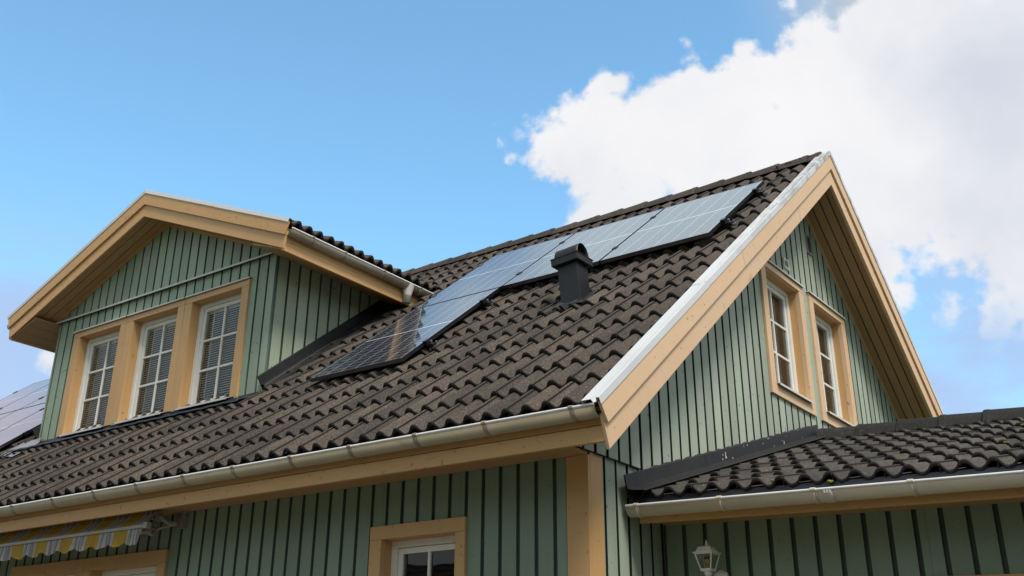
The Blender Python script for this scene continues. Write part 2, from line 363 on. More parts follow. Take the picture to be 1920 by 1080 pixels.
def panel_mat(name, PW, PL, base=(0.010, 0.012, 0.020)):
    """solar cell pattern in the panel's own metres: x across (0..PW), y up the slope (0..PL)"""
    m, t, p, o = mat(name)
    tc = NN(t, 'ShaderNodeTexCoord'); sx = NN(t, 'ShaderNodeSeparateXYZ'); t.links.new(tc.outputs['Object'], sx.inputs[0])
    def M(op, a, b=None):
        n = NN(t, 'ShaderNodeMath', operation=op)
        for i, v in enumerate((a, b)):
            if v is None: continue
            if isinstance(v, (int, float)): n.inputs[i].default_value = v
            else: t.links.new(v, n.inputs[i])
        return n.outputs[0]
    def lines(c, pitch, off, w):
        f = M('FRACT', M('DIVIDE', M('ADD', c, off), pitch)); d = M('ABSOLUTE', M('SUBTRACT', f, 0.5)); return M('GREATER_THAN', d, 0.5 - w / pitch / 2)
    x, y = sx.outputs[0], sx.outputs[1]
    vert = lines(x, (PW - 0.036) / 6, -0.018, 0.0068)
    row = lines(y, (PL - 0.05) / 20, -0.025, 0.0045)
    bus = lines(y, (PL - 0.05) / 20 / 3, -0.012, 0.0028)
    mid = M('LESS_THAN', M('ABSOLUTE', M('SUBTRACT', y, PL / 2)), 0.0095)
    mask = M('MAXIMUM', M('MULTIPLY', vert, 0.75), M('MAXIMUM', mid, M('MAXIMUM', M('MULTIPLY', row, 0.55), M('MULTIPLY', bus, 0.40))))
    n = noise_n(t, 1.2, 3, 0.5)
    c = mix(t, n.outputs[0], base, tuple(v * 1.8 for v in base))
    c = mix(t, mask, c, (0.60, 0.62, 0.66))
    t.links.new(c, p.inputs['Base Color']); p.inputs['Roughness'].default_value = 0.06; p.inputs['IOR'].default_value = 2.0
    p.inputs['Specular IOR Level'].default_value = 1.0
    bump(t, p, noise_n(t, 3.0, 2, 0.5).outputs[0], 0.12, 0.002)
    return m

# ------------------------------------------------------------------ dimensions (metres)
T = 0.7871; YR = 4.0786; ZR = 6.9974                # main roof pitch, ridge line
LN = math.sqrt(1 + T * T)
def roof_z(y): return ZR - 0.06 - T * abs(YR - y)     # tile mean plane
XL, XR = -12.86, 0.457                                # outer rake faces
DX = -6.194; DT = 0.4122; DH = 1.913; DYF = 0.9795; DYB = 0.605; DZA = 7.059; DEX = 2.40  # dormer
def dorm_z(x): return DZA - 0.035 - DT * abs(x - DX)
DEPTH = 2 * YR

# ------------------------------------------------------------------ generic builders
def cladding(mb, Tf, s0, s1, zlo, zhi, pitch, gap, phase, thick, holes=(), d0=0.0, zbreaks=()):
    """upright boards: Tf(s, d, z) -> world; the boards' outer face is at d0, their back at d0-thick"""
    k0 = math.floor((s0 - phase) / pitch) - 1; k1 = math.ceil((s1 - phase) / pitch) + 1
    for k in range(k0, k1):
        a = phase + k * pitch + gap / 2; b = phase + (k + 1) * pitch - gap / 2
        a, b = max(a, s0), min(b, s1)
        if b - a < 0.004: continue
        mb.new()
        cuts = sorted({a, b} | {h[i] for h in holes for i in (0, 1) if a < h[i] < b} | {z for z in zbreaks if a < z < b})
        jit = random.uniform(-0.0012, 0.0012)
        for u, v in zip(cuts, cuts[1:]):
            if v - u < 0.002: continue
            m_ = (u + v) / 2
            ivs = [(None, None)]
            hs = sorted((h[2], h[3]) for h in holes if h[0] < m_ < h[1])
            segs = []; lo = 'L'
            for h in hs: segs.append((lo, h[0])); lo = h[1]
            segs.append((lo, 'H'))
            for p, q in segs:
                z00 = zlo(u) if p == 'L' else p; z01 = zlo(v) if p == 'L' else p
                z10 = zhi(u) if q == 'H' else q; z11 = zhi(v) if q == 'H' else q
                if z10 <= z00 + .001 and z11 <= z01 + .001: continue
                z10 = max(z10, z00); z11 = max(z11, z01)
                o = d0 + jit
                P = [Tf(u, o, z00), Tf(v, o, z01), Tf(v, o, z11), Tf(u, o, z10)]
                e = Vector(Tf(u, o - thick, z00)) - Vector(Tf(u, o, z00))
                b0 = len(mb.r); mb.prism(P, e)
                for q in range(b0 + 2, len(mb.r)): mb.r[q] += 2.0       # board edges, groove shade painted into their colour
    return mb
def backing(mb, Tf, s0, s1, zlo, zhi, d, thick, holes=(), br=()):
    return cladding(mb, Tf, s0, s1, zlo, zhi, (s1 - s0) * 4, 0, s0 - 0.0001, thick, holes, d, br)

def tile_profile(x, A=0.050):
    """height over one 0.30 m tile, x 0..0.30; two rolls"""
    f = (x / 0.15) % 1.0
    c = 0.5 - 0.5 * math.cos(2 * math.pi * f)
    return A * (c - 0.075 * math.sin(2 * math.pi * c)) - A
PX = [0, .012, .03, .045, .06, .075, .09, .105, .12, .138, .150, .162, .18, .195, .21, .225, .236, .240, .2401, .248, .2481, .262, .28, .30]
def tile_rows(mb, O, u, v, n, W, Lr, course=0.36, phase=0.0, skip=None, thick=0.033, lift=0.035):
    O, u, v, n = Vector(O), Vector(u), Vector(v), Vector(n)
    rows = int(math.ceil(Lr / course)); i0 = -int(math.ceil(phase / 0.30)); cols = int(math.ceil((W + phase) / 0.30))
    for j in range(rows):
        rj = random.uniform(-0.002, 0.002)
        for i in range(0, cols + 1):
            x0 = i * 0.30 - phase
            if x0 > W or x0 + 0.30 < 0: continue
            v0 = j * course; v1 = min(v0 + course + 0.02, Lr)
            if v0 >= Lr: continue
            c = O + u * (x0 + 0.15) + v * (v0 + v1) / 2
            if skip and skip(c): continue
            mb.new(); dv = rj + random.uniform(-0.004, 0.004); dn = random.uniform(-0.0015, 0.0015); tw = random.uniform(-0.0015, 0.0015)
            xs = [x for x in PX if -1e-6 <= x0 + x <= W + 1e-6]
            if len(xs) < 2: continue
            L_ = []
            for row in range(5):
                for x in xs:
                    h = tile_profile(x)
                    if .2400 < x < .2481: h = tile_profile(.248) - 0.030
                    elif x >= .2481: h -= 0.004
                    h += dn + tw * x / .3
                    if row == 0: q = O + u * (x0 + x) + v * (v0 + dv + 0.004) + n * (h + lift - thick)
                    elif row == 1: q = O + u * (x0 + x) + v * (v0 + dv) + n * (h + lift - thick * 0.75)
                    elif row == 2: q = O + u * (x0 + x) + v * (v0 + dv + 0.001) + n * (h + lift - 0.005)
                    elif row == 3: q = O + u * (x0 + x) + v * (v0 + dv + 0.009) + n * (h + lift)
                    else: q = O + u * (x0 + x) + v * (v1 + dv) + n * (h + 0.0)
                    L_.append(q)
            k = len(xs); fs = []
            for r in range(4):
                for a in range(k - 1):
                    fs.append((r * k + a, r * k + a + 1, (r + 1) * k + a + 1, (r + 1) * k + a))
            # underside return so the hollow below each roll reads dark
            b0 = len(mb.r); mb.add(L_, fs, True)
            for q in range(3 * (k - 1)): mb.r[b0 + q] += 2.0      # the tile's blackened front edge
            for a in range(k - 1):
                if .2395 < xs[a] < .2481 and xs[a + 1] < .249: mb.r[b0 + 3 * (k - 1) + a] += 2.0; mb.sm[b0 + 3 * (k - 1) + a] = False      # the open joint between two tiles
    return mb
def ridge_row(mb, A, B, n_up, half=0.115, h=0.085, pitch=0.316, flip=False, drop=0.5):
    A, B, n_up = Vector(A), Vector(B), Vector(n_up); d = (B - A).normalized(); w = n_up.cross(d).normalized(); L = (B - A).length
    k = int(L / pitch) + 1
    sec = [(-1.0, -drop * 1.0), (-0.93, -0.30 * 1.0), (-.62, .42), (-.36, .82), (-.15, .97), (0, 1.0), (.15, .97), (.36, .82), (.62, .42), (.93, -.30), (1.0, -drop)]
    for i in range(k):
        mb.new(); t0 = i * pitch; t1 = min((i + 1) * pitch + 0.03, L + .02)
        s0, s1 = (0.94, 1.08) if not flip else (1.08, 0.94)
        st = [(t0, s0), (t0 + .012, s0 + (.05 if flip else 0)), (t1 - .06, s1 - (.0)), (t1 - .045, s1 + (.05 if not flip else 0)), (t1 - .006, s1 + (.05 if not flip else 0)), (t1, s1)]
        if flip: st = [(t0, s0), (t0 + .006, s0 + .05), (t0 + .045, s0 + .05), (t0 + .06, s0), (t1 - .01, s1), (t1, s1 - .02)]
        off = random.uniform(-.004, .004)
        V = []
        for tt, sc in st:
            for a, b in sec: V.append(A + d * tt + w * (a * half * sc + off) + n_up * (b * h * sc))
        kk = len(sec); fs = []
        for r in range(len(st) - 1):
            for a in range(kk - 1): fs.append((r * kk + a, (r + 1) * kk + a, (r + 1) * kk + a + 1, r * kk + a + 1))
        fs += [tuple(range(kk - 1, -1, -1)), tuple((len(st) - 1) * kk + a for a in range(kk))]
        mb.add(V, fs, False)
    return mb
CAP_PROF = [(-.114, -.014), (-.114, .016), (-.048, .016), (-.041, -.006), (-.019, -.006), (-.013, .020), (.007, .020), (.007, -.024), (.001, -.024)]
CAP_SMALL = [(-.07, -.008), (-.07, .004), (-.030, .004), (-.010, .010), (.007, .010), (.007, -.030), (.001, -.030)]
def cap(mb, A, B, w, n, joints=(), CAP_PROF=CAP_PROF):
    A, B = Vector(A), Vector(B); d = (B - A); L = d.length; d.normalize(); ts = [0.0] + list(joints) + [L]
    for i, (a, b) in enumerate(zip(ts, ts[1:])):
        mb.new(); k = 1.0 + 0.004 * (i % 2)
        mb.sweep([(x * k, y + .0025 * (i % 2)) for x, y in CAP_PROF], A + d * a, A + d * (b + (.02 if i < len(ts) - 2 else 0)), w, n)
    return mb
def gutter(parent, A, B, out_dir, r=0.062, brackets=(), mtl=GUTTER, name="gutter", outlet=None):
    """half round gutter: A, B on the outer lip's line; out_dir points away from the house"""
    A, B, o = Vector(A), Vector(B), Vector(out_dir); up_ = Vector((0, 0, 1)); d = (B - A).normalized()
    c = -o * r
    prof = [(math.cos(t) * r, math.sin(t) * r) for t in [math.pi * (1 + i / 16) for i in range(17)]]
    prof_in = [(a * .955, b * .955) for a, b in prof[::-1]]
    mb = MB(); mb.sweep(prof + prof_in, A + c, B + c, o, up_, smooth=True, close=True)
    g = mb.build(name, mtl, parent)
    lip = MB(); k = 8; lip.tube([A + Vector((0, 0, .004)), B + Vector((0, 0, .004))], 0.0085, 10); lip.build("gutter_lip", GUTTER_IN, g)
    for s in brackets:
        p = A + d * s; bm_ = MB()
        pr = [(math.cos(t) * (r + .004), math.sin(t) * (r + .004)) for t in [math.pi * (1.02 + .98 * i / 14) for i in range(15)]]
        pi_ = [(a * (r + .0005) / (r + .004), b * (r + .0005) / (r + .004)) for a, b in pr[::-1]]
        bm_.sweep(pr + pi_, p + c - d * .011, p + c + d * .011, o, up_, smooth=True, close=True)
        bm_.sweep(pr + pi_, p + c + d * .016, p + c + d * .021, o, up_, smooth=True, close=True)
        bm_.tube([p - d * .016 + Vector((0, 0, .005)), p + d * .016 + Vector((0, 0, .005))], 0.0125, 10)
        bm_.build("gutter_bracket", GUTTER_D if mtl is GUTTER and outlet is None and parent is not None and parent.name != "house_extension" else mtl, g)
    if outlet is not None:
        p = A + d * outlet + c + Vector((0, 0, -r * .55)); ob = MB()
        ob.lathe([(.075, .035), (.066, -.005), (.047, -.075), (.044, -.10), (.041, -.102), (.041, -.175), (.034, -.175), (.034, -.10)], p, 22)
        ob.build("gutter_outlet", PLASTIC, g)
    return g

def window(parent, Tf, s0, s1, z0, z1, tw, depth, rows=3, cover='blind', label=None, name="window", bottom_trim=True, head=True, tmat=BEIGE_V, sill_out=0.03, cols=2, rmat=None):
    """s0..z1 is the outer edge of the casing"""
    tl, tr, tt, tb = tw
    def bx(mb, a0, a1, d0, d1, c0, c1): return mb.box(Tf(a0, d0, c0), Tf(a1, d1, c1))
    cm = MB(); P = 0.026
    bx(cm.new(), s0, s1, -0.022, P, z1 - tt, z1)
    bx(cm.new(), s0, s0 + tl, -0.022, P - .0015, z0, z1 - tt - .0008); bx(cm.new(), s1 - tr, s1, -0.022, P - .0015, z0, z1 - tt - .0008)
    if bottom_trim: bx(cm.new(), s0 + tl + .0005, s1 - tr - .0005, -0.022, P - .003, z0, z0 + tb)
    w = cm.build(name, tmat, parent, label, bevel=0.0025)
    o0, o1, p0, p1 = s0 + tl, s1 - tr, z0 + (tb if bottom_trim else 0), z1 - tt
    rv = MB(); e = .018; dd = -depth - .06
    bx(rv, o0 - e, o0, -.0225, dd, p0, p1); bx(rv.new(), o1, o1 + e, -.0225, dd, p0, p1); bx(rv.new(), o0 - e, o1 + e, -.0225, dd, p1, p1 + e); bx(rv.new(), o0 - e, o1 + e, -.0225, dd, p0 - e, p0 - .0005)
    rv.build("reveal", rmat or tmat, w)
    fm = MB(); fw = .052; f0 = -depth + .028; f1 = -depth - .05
    bx(fm, o0, o0 + fw, f0, f1, p0, p1); bx(fm, o1 - fw, o1, f0, f1, p0, p1); bx(fm, o0 + fw, o1 - fw, f0, f1, p1 - fw * .9, p1); bx(fm, o0 + fw, o1 - fw, f0, f1, p0, p0 + fw * .8)
    fm.build("window_frame", WHITE, w, bevel=.003)
    q0, q1, r0, r1 = o0 + fw + .003, o1 - fw - .003, p0 + fw * .8 + .003, p1 - fw * .9 - .003
    sm = MB(); sw = .040; g0 = -depth + .012; g1 = -depth - .035
    bx(sm, q0, q0 + sw, g0, g1, r0, r1); bx(sm, q1 - sw, q1, g0, g1, r0, r1); bx(sm, q0 + sw, q1 - sw, g0, g1, r1 - sw, r1); bx(sm, q0 + sw, q1 - sw, g0, g1, r0, r0 + sw * 1.15)
    sm.build("sash", WHITE, w, bevel=.003)
    i0, i1, j0, j1 = q0 + sw, q1 - sw, r0 + sw * 1.15, r1 - sw
    mm = MB(); mw_ = .011; m0 = -depth + .010; m1 = -depth - .018
    for k in range(1, cols):
        c = i0 + (i1 - i0) * k / cols; bx(mm, c - mw_, c + mw_, m0, m1, j0, j1 - .0)
    for k in range(1, rows):
        c = j0 + (j1 - j0) * k / rows
        for q in range(cols):
            a = i0 + (i1 - i0) * q / cols + (mw_ if q else 0); b = i0 + (i1 - i0) * (q + 1) / cols - (mw_ if q < cols - 1 else 0)
            bx(mm, a, b, m0 - .002, m1, c - mw_, c + mw_)
    mm.build("glazing_bars", WHITE, w, bevel=.0025)
    gp = MB(); gd = -depth - .006
    gp.add([Tf(i0 - .01, gd, j0 - .01), Tf(i1 + .01, gd, j0 - .01), Tf(i1 + .01, gd, j1 + .01), Tf(i0 - .01, gd, j1 + .01)], [(0, 1, 2, 3)])
    gp.build("pane", GLASS, w)
    rm = MB(); a0, a1, b0, b1, dk = o0 - .05, o1 + .05, p0 - .05, p1 + .05, -depth - .75
    c8 = [Tf(a0, f1 - .002, b0), Tf(a1, f1 - .002, b0), Tf(a1, f1 - .002, b1), Tf(a0, f1 - .002, b1), Tf(a0, dk, b0), Tf(a1, dk, b0), Tf(a1, dk, b1), Tf(a0, dk, b1)]
    rm.add(c8, [(4, 5, 6, 7), (0, 1, 5, 4), (1, 2, 6, 5), (2, 3, 7, 6), (3, 0, 4, 7)]); rm.build("room_lining", DARK, w)
    if cover == 'blind':
        bm_ = MB(); z = j0 + .012; d_ = -depth - .042
        while z < j1:
            a = [Tf(i0 - .004, d_ + .008, z - .0085), Tf(i1 + .004, d_ + .008, z - .0085), Tf(i1 + .004, d_ + .002, z + .001), Tf(i0 - .004, d_ + .002, z + .001), Tf(i1 + .004, d_ - .008, z + .0085), Tf(i0 - .004, d_ - .008, z + .0085)]
            bm_.new().add(a, [(0, 1, 2, 3), (3, 2, 4, 5)], False); z += .0255
        for c in (i0 + .09, i1 - .09, (i0 + i1) / 2): bx(bm_, c - .006, c + .006, d_ + .013, d_ + .0125, j0, j1)
        bx(bm_, i0, i1, d_ - .012, d_ + .012, j1 - .012, j1 + .015)
        bm_.build("venetian_blind", BLIND, w)
    elif cover == 'curtain':
        for a, b in ((i0 - .02, i0 + (i1 - i0) * .30), (i1 - (i1 - i0) * .30, i1 + .02)):
            cb = MB(); V = []; N = 34
            for r in range(2):
                for k in range(N + 1):
                    s_ = a + (b - a) * k / N; V.append(Tf(s_, -depth - .10 + .014 * math.sin(k * 1.35), j0 - .03 if r == 0 else j1 + .03))
            cb.add(V, [(k, k + 1, N + 2 + k, N + 1 + k) for k in range(N)], True)
            cb.build("curtain", LACE, w)
    sb = MB(); 
    sb.prism([Tf(o0 + .002, P + sill_out, p0 + .002), Tf(o0 + .002, P + sill_out, p0 - .018), Tf(o0 + .002, P + sill_out - .004, p0 - .018), Tf(o0 + .002, P + sill_out - .004, p0 - .004), Tf(o0 + .002, f0, p0 + .018), Tf(o0 + .002, f0, p0 + .024)], Vector(Tf(o1, 0, 0)) - Vector(Tf(o0 + .004, 0, 0)))
    sb.build("window_sill", DRIP, w)
    if head:
        hb = MB(); hb.prism([Tf(s0 - .012, -.02, z1 + .022), Tf(s0 - .012, P + .020, z1 + .010), Tf(s0 - .012, P + .020, z1 - .006), Tf(s0 - .012, P + .016, z1 - .006), Tf(s0 - .012, P + .016, z1 + .003), Tf(s0 - .012, -.02, z1 + .012)], Vector(Tf(s1 + .012, 0, 0)) - Vector(Tf(s0 - .012, 0, 0)))
        hb.build("head_flashing", DRIP, w)
    return w, (o0 - .017, o1 + .017, p0 - .017, p1 + .017)

# ================================================================== THE HOUSE
house = empty("house", "green boarded house with ochre trim, brown tiled roof and a wide dormer", "house", (0, 0, 0))

Tfront = lambda Y: (lambda s, d, z: (s, Y - d, z))
Tgable = lambda X: (lambda s, d, z: (X + d, s, z))
TF = Tfront(0.0); TD = Tfront(DYF); TG = Tgable(0.0)

# ---- windows first: their openings pierce the walls
holes_d = []
dw = [(-7.705, -6.686), (-6.679, -5.660), (-5.653, -4.630)]
for i, (a, b) in enumerate(dw):
    w, h = window(house, TD, a, b, 4.478, 5.725, (.121, .110, .073, .0), .118, bottom_trim=False, head=True,
                  label=["dormer window furthest left with blinds", "middle dormer window with blinds", "dormer window nearest the solar panels with blinds"][i])
    holes_d.append(h)
holes_g = []
for i, (a, b) in enumerate([(2.965, 3.958), (4.115, 5.085)]):
    w, h = window(house, TG if False else Tgable(0.030), a, b, 4.250, 5.535, (.105, .105, .065, .105), .115, cover='curtain', tmat=BEIGE_G, rmat=BEIGE_V,
                  label=["gable window nearer the eaves, curtained", "gable window further back, curtained"][i])
    holes_g.append(h)
holes_m = []
w, h = window(house, TF, -1.806, -.953, 1.20, 2.851, (.108, .082, .092, .09), .118, cover=None, head=False, tmat=BEIGE_V, label="ground floor window in the front wall, no curtains"); holes_m.append(h)
for i, (a, b) in enumerate([(-5.242, -4.091), (-6.395, -5.244)]):
    w, h = window(house, TF, a, b, .35, 2.866, (.125, .105, .105, .10), .118, cover=None, head=False, tmat=BEIGE_V, rows=4,
                  label=["tall window under the awning's free end", "tall window under the awning's middle"][i]); holes_m.append(h)
w, h = window(house, TF, -10.2, -8.9, 1.20, 2.85, (.108, .1, .092, .09), .118, cover=None, head=False, tmat=BEIGE_V); holes_m.append(h)

# ---- eaves wall (front)
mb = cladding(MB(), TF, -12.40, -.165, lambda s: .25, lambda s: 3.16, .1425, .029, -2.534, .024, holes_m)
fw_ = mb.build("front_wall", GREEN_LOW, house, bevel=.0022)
mb = backing(MB(), TF, -12.40, -.01, lambda s: .25, lambda s: 3.17, -.0245, .11, holes_m); mb.build("wall_backing", UNDER, fw_)
mb = MB(); mb.box((-12.35, .02, 0), (-.04, DEPTH - .02, .25)); mb.build("foundation", simple("grey_render", (.3, .29, .28), .9, 0, .1, 5, bmp=.3), house)
# corner post
mb = MB(); mb.box((-.161, -.006, .2), (.003, .02, 3.152)); mb.new().box((-.019, .0205, .2), (.0035, .165, 3.17)); mb.build("corner_board", BEIGE_V, house, bevel=.003)
# ---- gable wall
gz = lambda y: 6.735 - T * abs(YR - y)
mb = cladding(MB(), TG, .168, DEPTH + .0, lambda s: .25, lambda s: 3.20, .1463, .028, .045 + .1463, .026)
mb.build("lower_gable_wall", GREEN_GABLE, house, bevel=.0022)
mb = cladding(MB(), Tgable(.030), -.47, DEPTH + .47, lambda s: 3.168, gz,   .1463, .030, .045, .026, holes_g, zbreaks=(YR,))
gw = mb.build("gable_wall", GREEN_GABLE, house, bevel=.0022)
mb = backing(MB(), TG, .01, DEPTH, lambda s: .25, lambda s: min(3.21, gz(s)), -.0265, .09)
mb2 = backing(mb, Tgable(.030), -.42, DEPTH + .42, lambda s: 3.20, gz, -.0265, .05, holes_g, (YR,))
mb.build("wall_backing", UNDER_G, gw)
mb = cladding(MB(), lambda s, d, z: (-12.40 - d, s, z), .0, DEPTH, lambda s: .25, gz, .1463, .02, .045, .022, (), zbreaks=(YR,))
backing(mb, lambda s, d, z: (-12.40 - d, s, z), .0, DEPTH, lambda s: .25, gz, -.0225, .08, (), (YR,)); mb.build("far_gable_wall", GREEN_GABLE, house)
mb = cladding(MB(), lambda s, d, z: (s, DEPTH + d, z), -12.4, 0, lambda s: .25, lambda s: 3.16, .1425, .027, 0, .022)
backing(mb, lambda s, d, z: (s, DEPTH + d, z), -12.4, 0, lambda s: .25, lambda s: 3.16, -.0225, .08); mb.build("back_wall", GREEN_LOW, house)
# louvred vents in the gable
for (y0, y1, z0, z1, m_) in ((3.575, 3.705, 5.635, 5.735, WHITE), (4.272, 4.392, 6.03, 6.235, GREYM)):
    mb = MB(); x = .034; e = .012
    mb.box((x - .01, y0, z0), (x + .012, y0 + e, z1)); mb.box((x - .01, y1 - e, z0), (x + .012, y1, z1)); mb.box((x - .01, y0 + e, z1 - e), (x + .012, y1 - e, z1)); mb.box((x - .01, y0 + e, z0), (x + .012, y1 - e, z0 + e))
    v = mb.build("wall_vent", m_, house)
    mb = MB(); mb.box((x - .006, y0 + e, z0 + e), (x - .003, y1 - e, z1 - e)); mb.build("vent_opening", AWN_D, v)
    mb = MB(); z = z0 + e + .004
    while z < z1 - e - .006: mb.prism([(x + .010, y0 + e, z), (x - .002, y0 + e, z + .010), (x - .002, y0 + e, z + .013), (x + .010, y0 + e, z + .004)], (0, y1 - y0 - 2 * e, 0)); z += .019
    mb.build("louvre", m_, v)

# ---- main roof
def in_dormer(c):
    return abs(c.x - DX) < DH - .10 and c.y > DYF + .12 and dorm_z(c.x) > roof_z(c.y) - .02
ye = -.508; cs = 1 / LN; uu = (1, 0, 0); vv = (0, cs, T * cs); nn = (0, -T * cs, cs)
mb = tile_rows(MB(), (-12.72, ye, roof_z(ye) + .012), uu, vv, nn, 13.085, (YR - ye) * LN - .06, course=.3605, phase=.073 + .0, skip=in_dormer)
mb.v = [(x, y, min(z, 4.296 + .41 * (y - .66))) if abs(x - DX) < DH + .10 and .60 < y < 1.1 and z < 4.66 else (x, y, z) for x, y, z in mb.v]   # tiles cut down under the apron
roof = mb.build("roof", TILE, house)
mb = MB(); y2 = 2 * YR - ye
mb.prism([(-12.80, ye + .03, roof_z(ye + .03) - .085), (-12.80, YR, ZR - .06 - .075), (-12.80, y2, roof_z(y2) - .085), (-12.80, y2, roof_z(y2) - .125), (-12.80, YR, ZR - .25), (-12.80, ye + .03, roof_z(ye + .03) - .125)], (13.2, 0, 0))
mb.build("roof_deck", DARK, roof)
mb = tile_rows(MB(), (.335, y2, roof_z(y2) + .012), (-1, 0, 0), (0, -cs, T * cs), (0, T * cs, cs), 13.055, (y2 - YR) * LN - .06, course=.3605)
mb.build("back_slope_tiles", TILE, roof)
mb = ridge_row(MB(), (-12.74, YR, ZR - .085 + .006), (.36, YR, ZR - .085 + .006), (0, 0, 1), half=.12, h=.078)
mb.build("ridge_tiles", RIDGE, roof)
# lichen on the ridge end
def blobs_mb(lst):
    mb = MB()
    for (c, r, fl) in lst:
        for _ in range(9):
            mb.new(); a = random.uniform(0, 6.28); q = Vector(c) + Vector((math.cos(a), math.sin(a) * .5, random.uniform(-.2, .3))) * r * random.uniform(0, .9)
            rr = r * random.uniform(.25, .55); seg = 7
            mb.lathe([(0, rr * fl), (rr * .6, rr * fl * .8), (rr, 0), (rr * .6, -rr * fl * .6), (0, -rr * fl)], q, seg)
    return mb
for c in (((.04, YR - .075, ZR - .045), .032, .35), ((.17, YR - .07, ZR - .035), .028, .35), ((.27, YR - .06, ZR - .03), .026, .35), ((-.06, YR - .12, ZR - .075), .026, .4)): blobs_mb([c]).build("lichen", LICHEN, roof)
for c in (((-.80, 1.52, roof_z(1.52)), .022, .9), ((-.55, 1.28, roof_z(1.28)), .010, .6)): blobs_mb([c]).build("moss", MOSS, roof)

# rake boards, caps and soffits of both gables
def rake(x, sgn, side, mtl, joint):
    """sgn +1: right gable (outer face at x), side -1 front slope, +1 back slope"""
    Y = lambda y: y if side < 0 else 2 * YR - y
    zt = lambda y: 6.958 - T * (YR - y)
    p1 = [(-.583, zt(-.583)), (YR - .0005, zt(YR)), (YR - .0005, zt(YR) - .172), (-.500, zt(-.500) - .172 + .0)]
    p2 = [(-.530, zt(-.53) - .10), (YR - .0005, zt(YR) - .10), (YR - .0005, zt(YR) - .348), (-.458, zt(-.458) - .348)]
    mb = MB(); k1 = 1.62; g_ = .0018; t_ = lambda q: zt(q)
    mb.prism([(x, Y(a), b) for a, b in [p1[0], (k1 - g_, zt(k1 - g_)), (k1 + .05 - g_, zt(k1 + .05 - g_) - .172), p1[3]]], (-sgn * .021, 0, 0))
    mb.new().prism([(x, Y(a), b) for a, b in [(k1 + g_, zt(k1 + g_)), p1[1], p1[2], (k1 + .05 + g_, zt(k1 + .05 + g_) - .172)]], (-sgn * .021, 0, 0))
    r = mb.build("rake_board", mtl, house, bevel=.003)
    mb = MB(); k2 = 3.02
    mb.prism([(x - sgn * .0215, Y(a), b) for a, b in [p2[0], (k2 - g_, zt(k2) - .10), (k2 + .06 - g_, zt(k2 + .06) - .348), p2[3]]], (-sgn * .022, 0, 0))
    mb.new().prism([(x - sgn * .0215, Y(a), b) for a, b in [(k2 + g_, zt(k2) - .10), p2[1], p2[2], (k2 + .06 + g_, zt(k2 + .06) - .348)]], (-sgn * .022, 0, 0)); mb.build("lower_rake_board", mtl, r, bevel=.003)
    d = Vector((0, cs if side < 0 else -cs, T * cs)); n = Vector((0, -T * cs if side < 0 else T * cs, cs))
    A = Vector((x, Y(-.60), 6.972 - T * (YR + .60))); B = Vector((x, YR, 6.972)) + d * .002
    mb = cap(MB(), A, B, (sgn, 0, 0), n, joint); mb.build("rake_cap", CAP_STAINED, r, solid=.0015)
    # soffit boards
    zs_ = lambda y: 6.700 - T * (YR - y); x0, x1 = x - sgn * .044, x - sgn * .43; wb = (abs(x1 - x0) - .006) / 4
    mb = MB()
    for k in range(4):
        a = x0 - sgn * (k * (wb + .0018)); b = a - sgn * (wb - .011)
        mb.new().prism([(a, Y(-.46), zs_(-.46)), (b, Y(-.46), zs_(-.46)), (b, YR, zs_(YR)), (a, YR, zs_(YR))], (0, 0, .02))
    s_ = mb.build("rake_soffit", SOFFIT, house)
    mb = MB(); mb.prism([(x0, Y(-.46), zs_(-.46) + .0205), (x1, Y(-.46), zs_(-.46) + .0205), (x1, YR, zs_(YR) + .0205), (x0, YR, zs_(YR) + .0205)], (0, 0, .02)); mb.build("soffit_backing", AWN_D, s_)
    xt = .0545 if sgn > 0 else -12.40 - .024
    mb = MB(); mb.prism([(xt, Y(-.44), zs_(-.44) - .032), (xt, YR, zs_(YR) - .032), (xt, YR, zs_(YR) - .001), (xt, Y(-.44), zs_(-.44) - .001)], (-sgn * .028, 0, 0)) if sgn < 0 else mb.prism([(xt, Y(-.44), zs_(-.44) - .032), (xt, YR, zs_(YR) - .032), (xt, YR, zs_(YR) - .001), (xt, Y(-.44), zs_(-.44) - .001)], (-.024, 0, 0))
    mb.build("soffit_batten", mtl, s_)
    # inner ledge of the barge box
    mb = MB(); mb.prism([(x0, Y(-.46), zs_(-.46) - .040), (x0, YR, zs_(YR) - .040), (x0, YR, zs_(YR) - .001), (x0, Y(-.46), zs_(-.46) - .001)], (-sgn * .022, 0, 0)); mb.build("soffit_edge", mtl, s_)
    return r
rake(XR, 1, -1, BEIGE_G, (1.96, 3.95, 5.55)); rake(XR, 1, 1, BEIGE_G, (2.0, 4.0))
rake(XL, -1, -1, BEIGE_G, (2.0, 4.0)); rake(XL, -1, 1, BEIGE_G, (2.0, 4.0))

